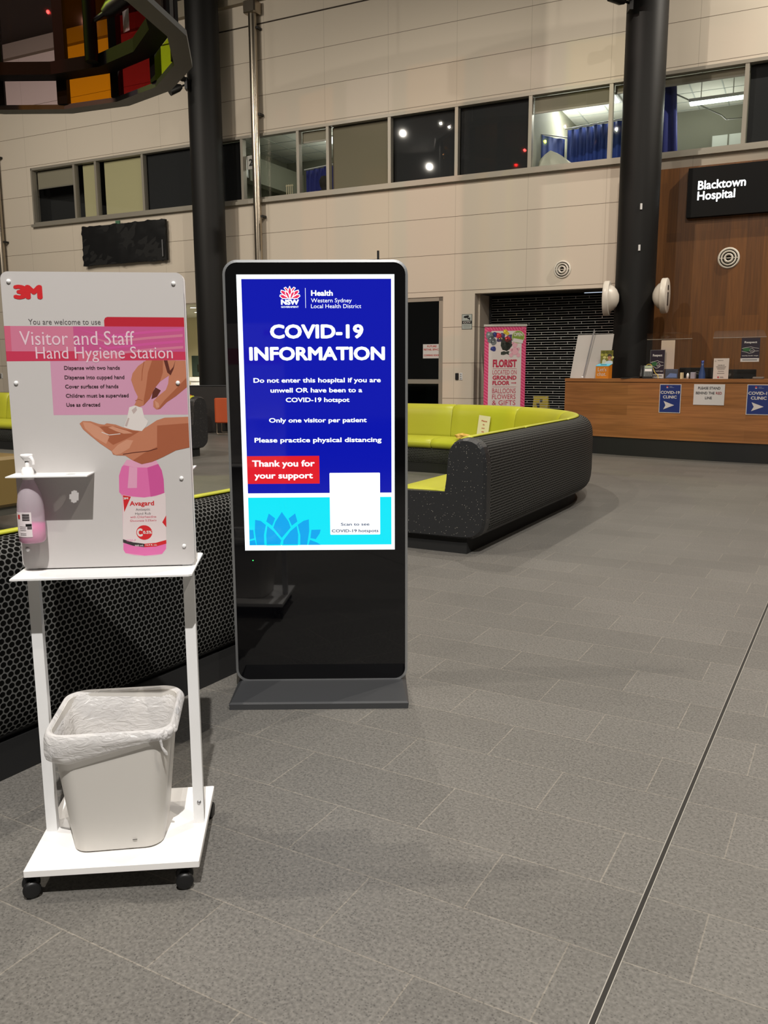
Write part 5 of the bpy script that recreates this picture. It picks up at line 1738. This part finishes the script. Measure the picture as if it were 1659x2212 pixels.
# ------------------------------------------------------------------ reception counter
CO = Vector((3.215, 14.995, 0))
CA = R(-38)
def c_y(X):
    return 15 - .914 * (X - 3.21) + .0816 * (X - 3.21) * (X - 4.61)
def c_s(X):
    return -.914 + .0816 * (2 * X - 7.82)
def c_pt(X, d, z=0.0):
    """point d metres behind the counter face at world X"""
    s = c_s(X)
    l = math.hypot(s, 1)
    return Vector((X - s / l * d, c_y(X) + d / l, z))
def c_rot(X):
    return math.atan(c_s(X))
ctr = thing('reception_counter', CO, CA, 'long curved timber reception counter on a black base at the right', 'reception counter')
Minv = Matrix.Rotation(-CA, 4, 'Z') @ Matrix.Translation(-CO)
XS = [3.215 + 0.2 * i for i in range(26)]


def c_slab(d0, d1, z0, z1, m, name, X0=0.0):
    q = MB()
    v = []
    for X in [x for x in XS if x >= X0]:
        for (d, z) in ((d0, z0), (d0, z1), (d1, z1), (d1, z0)):
            v.append(Minv @ c_pt(X, d, z))
    f = []
    n = len(v) // 4
    for i in range(n - 1):
        for j in range(4):
            j2 = (j + 1) % 4
            f.append((i * 4 + j, (i + 1) * 4 + j, (i + 1) * 4 + j2, i * 4 + j2))
    f += [(3, 2, 1, 0), tuple((n - 1) * 4 + j for j in range(4))]
    q.add(v, f, m)
    return q.build(name, ctr)


c_slab(0.0, 0.04, 0.305, 1.228, WOOD_H, 'front_panel')
c_slab(0.008, 0.40, 1.222, 1.236, BLACK_MATT, 'shadow_gap')
c_slab(-0.012, 0.42, 1.236, 1.290, WOOD_H, 'worktop')
c_slab(0.02, 0.36, 0.0, 0.306, mat('kick_black', (24, 25, 25), 0.5), 'kick_plate')
c_slab(0.05, 0.38, 0.30, 1.225, WOOD_H, 'carcass')
c_slab(0.42, 1.15, 0.90, 0.94, WOOD_H, 'staff_desk', 4.3)
c_slab(0.95, 1.0, 0.0, 0.90, BLACK_MATT, 'desk_support', 4.3)
CT = 1.290

# notices stuck on the counter face
NB = mat('clinic_blue', (22, 44, 110), 0.5)


def clinic(X, z0, label):
    q = MB(); q.box(-0.175, 0.175, -0.003, 0, 0, 0.46, WHITE_PRINT)
    q.rect(-0.165, 0.165, 0.01, 0.45, -0.005, NB)
    text(q, 'COVID-19', -0.155, 0.155, 0.305, 0.048, -0.008, WHITE_PRINT, 0.03)
    text(q, 'CLINIC', -0.115, 0.110, 0.232, 0.048, -0.008, WHITE_PRINT, 0.03)
    q.poly([(-0.10, 0.19), (0.075, 0.125), (-0.10, 0.055), (-0.066, 0.122)], -0.008, WHITE_PRINT)
    q.disc(-0.05, 0.42, 0.016, 0.012, -0.008, mat('crest_red', (180, 60, 70), 0.5)); q.rect(-0.064, -0.036, 0.398, 0.408, -0.008, WHITE_PRINT)
    q.rect(-0.015, 0.03, 0.418, 0.426, -0.008, mat('fine_print', (120, 130, 165), 0.5)); q.rect(-0.015, 0.06, 0.402, 0.408, -0.008, MATS['fine_print'])
    tag(q.build('clinic_sign', loc=c_pt(X, -0.004, z0), rot=(0, 0, c_rot(X))), label, 'sign')


clinic(4.644, 0.745, 'blue clinic arrow sign left of the white notice on the reception counter')
clinic(5.742, 0.75, 'blue clinic arrow sign at the right frame edge of the reception counter')
q = MB(); q.box(-0.235, 0.235, -0.003, 0, 0, 0.325, WHITE_PRINT)
INKT = mat('ink_text', (50, 48, 52), 0.6)
text(q, 'PLEASE STAND', -0.17, 0.17, 0.245, 0.04, -0.007, INKT, 0.012)
text(q, 'BEHIND THE', -0.20, 0.085, 0.168, 0.04, -0.007, INKT, 0.012); text(q, 'RED', 0.105, 0.195, 0.168, 0.04, -0.007, mat('ink_red', (150, 60, 60), 0.6), 0.012)
text(q, 'LINE', -0.055, 0.048, 0.092, 0.04, -0.007, INKT, 0.012)
tag(q.build('paper_notice', loc=c_pt(5.13, -0.004, 0.885), rot=(0, 0, c_rot(5.13))), 'white paper notice about the red line on the reception counter front', 'notice')

# things on the counter
o = thing('display_board', c_pt(3.44, 0.26, CT), c_rot(3.44), 'blank white display board with a pole leaning on the left end of the counter', 'board')
q = MB()
q.add([(-0.39, 0.0, 0.0), (0.36, 0.0, 0.0), (0.37, 0.14, 0.755), (-0.34, 0.14, 0.755), (-0.39, 0.012, 0.0), (0.36, 0.012, 0.0), (0.37, 0.152, 0.755), (-0.34, 0.152, 0.755)],
      [(0, 1, 2, 3), (7, 6, 5, 4), (0, 4, 5, 1), (1, 5, 6, 2), (2, 6, 7, 3), (3, 7, 4, 0)], mat('board_white', (190, 184, 178), 0.6)); q.build('panel', o)
q = MB(); q.tube([(-0.10, -0.03, 0.01), (0.01, 0.10, 0.84)], 0.011, ALU); q.build('pole', o)
o = thing('suggestion_box', c_pt(3.706, 0.115, CT), c_rot(3.706) + R(8), 'orange suggestion box with blue lid and photo header on the counter', 'box')
q = MB(); ORB = mat('box_orange', (206, 124, 24), 0.5)
q.prism([(-0.08, 0.0), (0.08, 0.0), (0.08, 0.24), (-0.08, 0.205)], -0.115, 0.115, ORB, 'x'); text(q, "Let's", -0.075, 0.075, 0.122, 0.062, -0.082, WHITE_PRINT, 0.0); text(q, 'chat.', -0.085, 0.075, 0.045, 0.062, -0.082, WHITE_PRINT, 0.0); q.build('box_body', o)
q = MB(); q.add([(-0.118, -0.083, 0.207), (0.118, -0.083, 0.207), (0.118, 0.082, 0.245), (-0.118, 0.082, 0.245), (-0.118, -0.083, 0.213), (0.118, -0.083, 0.213), (0.118, 0.082, 0.251), (-0.118, 0.082, 0.251)],
      [(0, 1, 2, 3), (7, 6, 5, 4), (0, 4, 5, 1), (1, 5, 6, 2), (2, 6, 7, 3), (3, 7, 4, 0)], mat('lid_blue', (96, 190, 220), 0.5)); q.box(-0.05, 0.05, -0.02, -0.008, 0.226, 0.236, BLACK); q.build('lid', o)
q = MB(); q.box(-0.095, 0.125, 0.075, 0.08, 0.24, 0.475, mat('photo_green', (120, 112, 40), 0.5))
y_ = 0.0735
pf = lambda n_, c: mat('photo_' + n_, c, 0.5)
for k in range(9):
    q.disc(-0.07 + 0.023 * k, 0.40 + 0.05 * math.sin(k * 2.1), 0.03, 0.022, y_ - 0.0002 * k, pf('leaf%d' % (k % 3), [(168, 160, 70), (92, 92, 30), (200, 190, 120)][k % 3]), 10)
q.poly([(-0.07, 0.24), (-0.06, 0.31), (-0.03, 0.33), (0.01, 0.30), (0.01, 0.24)], y_ - 0.002, pf('bg_figure', (206, 200, 170)))
q.poly([(-0.01, 0.242), (0.0, 0.285), (0.045, 0.30), (0.095, 0.30), (0.124, 0.285), (0.124, 0.242)], y_ - 0.0025, pf('shirt', (200, 204, 206)))
q.disc(0.068, 0.345, 0.033, 0.045, y_ - 0.003, pf('face', (176, 118, 82)), 18)
q.poly([(0.03, 0.365), (0.035, 0.405), (0.06, 0.42), (0.09, 0.415), (0.106, 0.385), (0.104, 0.36), (0.07, 0.378)], y_ - 0.0035, pf('cap', (70, 62, 54)))
q.rect(0.05, 0.06, 0.35, 0.355, y_ - 0.004, BLACK); q.rect(0.076, 0.086, 0.35, 0.355, y_ - 0.004, BLACK); q.rect(0.055, 0.082, 0.32, 0.326, y_ - 0.004, WHITE_PRINT)
q.build('photo_header', o)
o = tag(MB().lathe([(0.0, 0.0), (0.02, 0.0), (0.02, 0.03), (0.0, 0.034)], WHITE_PAINT, 14).build('bottle_top', loc=c_pt(3.43, 0.06, CT)), 'tiny white cap lying on the left end of the counter', 'cap')

# telephone
o = thing('desk_phone', c_pt(4.27, 0.14, CT), c_rot(4.27) + R(22), 'grey desk telephone with black handset on the counter', 'telephone')
q = MB(); PH = mat('phone_grey', (120, 122, 120), 0.4); q.prism([(-0.10, 0.0), (0.07, 0.0), (0.07, 0.20), (0.045, 0.215), (-0.10, 0.03)], -0.05, 0.11, BLACK, 'x')
def fp(x, t):
    return (x, -0.10 + 0.145 * t - 0.004, 0.03 + 0.185 * t + 0.003)
def fq(x0, x1, t0, t1, m, e=0.0):
    q.add([tuple(c + (0, -e, e)[i] for i, c in enumerate(fp(x0, t0))), tuple(c + (0, -e, e)[i] for i, c in enumerate(fp(x1, t0))), tuple(c + (0, -e, e)[i] for i, c in enumerate(fp(x1, t1))), tuple(c + (0, -e, e)[i] for i, c in enumerate(fp(x0, t1)))], [(0, 1, 2, 3)], m)
fq(-0.03, 0.10, 0.04, 0.98, PH); fq(-0.02, 0.09, 0.74, 0.94, mat('phone_display', (150, 160, 130), 0.3), 0.002); fq(-0.02, 0.09, 0.46, 0.66, WHITE_PRINT, 0.002)
fq(-0.022, 0.092, 0.08, 0.42, BLACK, 0.0015)
for r_ in range(3):
    for c_ in range(4):
        fq(-0.015 + 0.026 * c_, 0.003 + 0.026 * c_, 0.12 + 0.1 * r_, 0.18 + 0.1 * r_, PH, 0.003)
q.build('phone_body', o)
q = MB(); q.tube([(-0.075, -0.115, 0.03), (-0.078, -0.10, 0.075), (-0.078, -0.05, 0.13), (-0.078, 0.02, 0.20), (-0.075, 0.05, 0.19)], [0.026, 0.024, 0.018, 0.024, 0.026], BLACK, 12); q.build('handset', o)
q = MB(); q.tube([(-0.08, -0.10, 0.02), (-0.16, -0.06, 0.025), (-0.26, -0.05, 0.006), (-0.40, -0.02, 0.006)], 0.006, BLACK, 8); q.build('cord', o)
q = MB(); q.tube([(0.0, 0.05, 0.215), (0.03, 0.05, 0.235), (0.07, 0.045, 0.23), (0.10, 0.03, 0.19), (0.14, 0.0, 0.10), (0.19, -0.03, 0.05), (0.20, -0.05, 0.004)], 0.006, mat('lanyard_yellow', (200, 170, 60), 0.5), 8); q.build('lanyard', o)

PURP = mat('poster_plum', (40, 30, 44), 0.5)
PGR = mat('poster_green', (46, 96, 54), 0.5)


def respect(q, w, z0, h, y, foot):
    """handshake poster print"""
    f0 = z0 + h * foot
    q.rect(-w, w, z0, z0 + h, y, PURP)
    q.rect(-w, w, z0, f0, y - 0.0015, WHITE_PRINT)
    q.rect(-w * .8, w * .8, z0 + h * foot * .45, z0 + h * foot * .62, y - 0.003, INKT)
    text(q, 'Respect', -w * .68, w * .68, z0 + h * .78, h * .085, y - 0.003, WHITE_PRINT, 0.04)
    text(q, 'works both ways', -w * .88, w * .88, f0 + h * .085, h * .045, y - 0.003, WHITE_PRINT, 0.03)
    c = f0 + (z0 + h * .76 - f0) * .58
    k = h * .10
    q.poly([(-w * .8, c + k * .9), (-w * .35, c + k), (w * .1, c + k * .3), (-w * .1, c - k * .6), (-w * .5, c - k * .7), (-w * .8, c - k * .3)], y - 0.003, PGR)
    ln = [(-w * .9, c + k * .6), (-w * .35, c + k), (w * .05, c + k * 1.25), (w * .4, c + k * .8), (w * .9, c + k * .55)]
    q.line(ln, h * .014, y - 0.0045, WHITE_PRINT)
    q.line([(w * .9, c - k * .5), (w * .45, c - k * .6), (w * .3, c - k * 1.2), (-w * .1, c - k * 1.5), (-w * .4, c - k * 1.0), (-w * .9, c - k * .6)], h * .014, y - 0.0045, WHITE_PRINT)
    for e in range(3):
        q.line([(-w * .1 + e * w * .17, c - k * .2), (w * .1 + e * w * .17, c - k * 1.0)], h * .012, y - 0.0045, WHITE_PRINT)
    q.line([(-w * .05, c + k * .3), (w * .2, c + k * .6), (w * .5, c - k * .4)], h * .012, y - 0.0045, WHITE_PRINT)


o = thing('respect_poster', c_pt(4.37, 0.275, CT), c_rot(4.37), 'dark respect poster in a clear stand behind the desk telephone', 'poster')
q = MB(); q.box(-0.125, 0.125, 0.0, 0.004, 0.0, 0.47, ALU); respect(q, 0.118, 0.008, 0.455, -0.0015, 0.15); q.build('print', o)
q = MB(); q.box(-0.125, 0.125, -0.04, 0.06, 0.0, 0.004, ACRYLIC); q.build('stand_foot', o)
o = thing('brochure_holder', c_pt(4.60, 0.16, CT), c_rot(4.60), 'small clear brochure holder with bluish leaflets on the counter', 'brochure holder')
q = MB(); q.box(-0.11, 0.11, -0.02, -0.016, 0, 0.14, ACRYLIC); q.box(-0.112, -0.108, -0.02, 0.04, 0, 0.15, ACRYLIC); q.box(0.108, 0.112, -0.02, 0.04, 0, 0.15, ACRYLIC); q.box(-0.11, 0.11, -0.02, 0.04, 0, 0.004, ACRYLIC); q.build('holder', o)
q = MB(); q.box(-0.10, 0.10, -0.008, 0.03, 0.005, 0.155, mat('leaflet_blue', (84, 88, 104), 0.5)); q.poly([(-0.09, 0.02), (0.09, 0.02), (0.09, 0.08), (-0.02, 0.09)], -0.009, mat('leaflet_light', (120, 140, 190), 0.5)); q.build('leaflets', o)
q = MB(); q.box(-0.015, 0.015, -0.04, 0.04, 0, 0.10, mat('card_pile', (206, 190, 150), 0.6)); tag(q.build('card_pile', loc=c_pt(4.735, 0.16, CT), rot=(0, 0, c_rot(4.73))), 'small pile of pale cards beside the brochure holder', 'cards')


def screen_guard(Xa, Xb, d, label, lip):
    Xm = (Xa + Xb) / 2
    a, c = c_pt(Xa, d), c_pt(Xb, d)
    w = (c - a).length / 2
    o = thing('acrylic_screen', Vector(((a.x + c.x) / 2, (a.y + c.y) / 2, CT)), math.atan2(c.y - a.y, c.x - a.x), label, 'sneeze screen')
    q = MB(); q.prism(rrect(-w, w, 0.0, 0.64, 0.05), -0.003, 0.003, ACRYLIC); q.build('sheet', o)
    ACE = mat('acrylic_edge', (150, 140, 130), 0.2)
    q = MB(); q.tube([(-w, 0, 0.64), (w, 0, 0.64)], 0.005, ACE, 6); q.build('fold', o)
    q = MB(); v = []
    for k in range(5):
        t = k / 4
        v += [(-w + 0.04 * t, -0.10 * t, 0.64 + 0.11 * math.sin(t * 1.3)), (w - 0.04 * t, -0.10 * t, 0.64 + 0.11 * math.sin(t * 1.3))]
    q.add(v, [(2 * k, 2 * k + 1, 2 * k + 3, 2 * k + 2) for k in range(4)], lip, smooth=True); q.build('top_lip', o)
    for sx in (-w * .8, w * .8):
        q = MB(); q.box(sx - 0.02, sx + 0.02, -0.06, 0.06, 0.0, 0.01, ACE); q.build('foot', o)


HAZE = bpy.data.materials.new('bright_lip_acrylic'); HAZE.use_nodes = True  # diffuse white mixed in to imitate the bright haze on the folded lip
nt = HAZE.node_tree
nt.nodes['Principled BSDF'].inputs['Base Color'].default_value = lin((200, 190, 184)); nt.nodes['Principled BSDF'].inputs['Roughness'].default_value = 0.25
trn = nt.nodes.new('ShaderNodeBsdfTransparent'); m1 = nt.nodes.new('ShaderNodeMixShader'); m1.inputs[0].default_value = 0.30
nt.links.new(trn.outputs[0], m1.inputs[1]); nt.links.new(nt.nodes['Principled BSDF'].outputs[0], m1.inputs[2]); nt.links.new(m1.outputs[0], nt.nodes['Material Output'].inputs[0])
screen_guard(4.20, 4.80, 0.33, 'clear acrylic sneeze screen behind the desk telephone', ACRYLIC)
screen_guard(5.075, 5.75, 0.30, 'clear acrylic sneeze screen with bright folded lip at the right of the counter', HAZE)
q = MB(); q.box(-0.115, 0.115, -0.001, 0.001, 0.0, 0.465, mat('blank_paper', (190, 172, 156), 0.6)); tag(q.build('blank_sheet', loc=c_pt(4.492, 0.31, 1.447), rot=(0, 0, c_rot(4.49))), 'tall blank sheet taped on the left acrylic screen', 'paper')
q = MB(); respect(q, 0.135, 0, 0.365, -0.001, 0.15); q.box(-0.135, 0.135, 0, 0.001, 0, 0.365, WHITE_PRINT); tag(q.build('respect_poster', loc=c_pt(5.557, 0.285, 1.555), rot=(0, 0, c_rot(5.557))), 'dark respect poster hanging on the right acrylic screen', 'poster')
# notice in a stand
o = thing('table_notice', c_pt(5.234, 0.12, CT), c_rot(5.234), 'white printed notice in a clear stand on the counter', 'notice')
q = MB(); q.box(-0.115, 0.115, 0, 0.003, 0, 0.32, mat('notice_cream', (206, 192, 182), 0.6))
text(q, 'COVID-19', -0.05, 0.05, 0.208, 0.012, -0.003, INKT, 0.03)
for z, w_ in ((0.188, .075), (0.170, .068), (0.152, .055), (0.118, .045), (0.085, .055)):
    q.rect(-w_, w_, z, z + 0.006, -0.003, mat('grey_print', (120, 108, 104), 0.6))
q.disc(-0.035, 0.028, 0.014, 0.014, -0.003, MATS['crest_red'], 12); q.rect(-0.01, 0.04, 0.03, 0.036, -0.003, MATS['grey_print']); q.rect(-0.01, 0.05, 0.018, 0.022, -0.003, MATS['grey_print'])
q.line([(-0.095, 0.285), (-0.08, 0.285), (-0.08, 0.27), (-0.095, 0.27), (-0.095, 0.285)], 0.003, -0.003, MATS['grey_print']); q.rect(-0.06, 0.03, 0.285, 0.29, -0.003, MATS['grey_print']); q.build('print', o)
q = MB(); q.box(-0.118, 0.118, -0.04, 0.05, 0.0, 0.004, ACRYLIC); q.build('stand_foot', o)
# small items
q = MB(); q.box(-0.035, 0.035, -0.04, 0.04, 0, 0.105, mat('carton', (150, 146, 156), 0.5), 0.006); tag(q.build('tissue_carton', loc=c_pt(4.87, 0.2, CT), rot=(0, 0, c_rot(4.87))), 'small grey carton in front of the left monitor', 'carton')
q = MB(); q.lathe([(0.0, 0), (0.02, 0), (0.02, 0.07), (0.012, 0.08), (0.012, 0.09), (0, 0.09)], WHITE_PAINT, 14); tag(q.build('small_bottle', loc=c_pt(4.80, 0.2, CT)), 'tiny white bottle left of the grey carton on the counter', 'bottle')
o = thing('spray_bottle', c_pt(4.91, 0.5, 0.94), c_rot(4.91), 'tall blue bottle standing in front of the left monitor', 'bottle')
q = MB(); q.lathe([(0, 0), (0.05, 0), (0.052, 0.02), (0.052, 0.42), (0.02, 0.56), (0.02, 0.60), (0, 0.60)], mat('bottle_blue', (52, 74, 120), 0.3), 20); q.build('bottle_body', o)
q = MB(); q.lathe([(0.022, 0.60), (0.022, 0.64), (0, 0.64)], mat('bottle_cap_blue', (40, 60, 130), 0.4), 14); q.build('cap', o)
q = MB(); q.box(-0.08, 0.08, -0.05, 0.05, 0, 0.035, mat('box_grey', (110, 100, 92), 0.5), 0.01); tag(q.build('glove_box', loc=c_pt(5.70, 0.15, CT), rot=(0, 0, c_rot(5.7))), 'flat grey box on the counter right of the right monitor', 'box')


def monitor(X, d, w, ztop, mark, label):
    p = c_pt(X, d, 0.94)
    o = thing('desk_monitor', p, c_rot(X), label, 'monitor')
    h = ztop - 0.94
    q = MB(); q.box(-w, w, -0.03, 0.01, h - 0.34, h, mat('monitor_black', (20, 19, 18), 0.45), 0.008)
    if mark == 'ring':
        n_ = 20
        pts = [(0.0 + 0.038 * math.cos(2 * math.pi * i / n_), h - 0.10 + 0.038 * math.sin(2 * math.pi * i / n_)) for i in range(n_ + 1)]
        q.line(pts, 0.007, -0.032, mat('logo_grey', (110, 106, 100), 0.4)); text(q, 'DELL', -0.028, 0.028, h - 0.108, 0.017, -0.032, MATS['logo_grey'], 0.05)
    else:
        text(q, 'hp', -w + 0.03, -w + 0.085, h - 0.10, 0.05, -0.032, MATS['logo_grey'], 0.02)
    q.build('casing', o)
    q = MB(); q.box(-0.03, 0.03, -0.08, -0.03, 0.0, h - 0.12, BLACK); q.build('stand', o)
    q = MB(); q.box(-0.12, 0.12, -0.12, 0.08, 0.0, 0.012, BLACK); q.build('stand_foot', o)
    q = MB(); q.box(-w + 0.012, w - 0.012, 0.01, 0.012, h - 0.33, h - 0.01, mat('monitor_face', (8, 8, 9), 0.15)); q.build('screen', o)


monitor(4.775, 0.80, 0.30, 1.468, 'ring', 'black monitor back with ring logo on the left of the counter')
monitor(5.39, 0.70, 0.23, 1.438, 'hp', 'black monitor back right of the white printed notice')
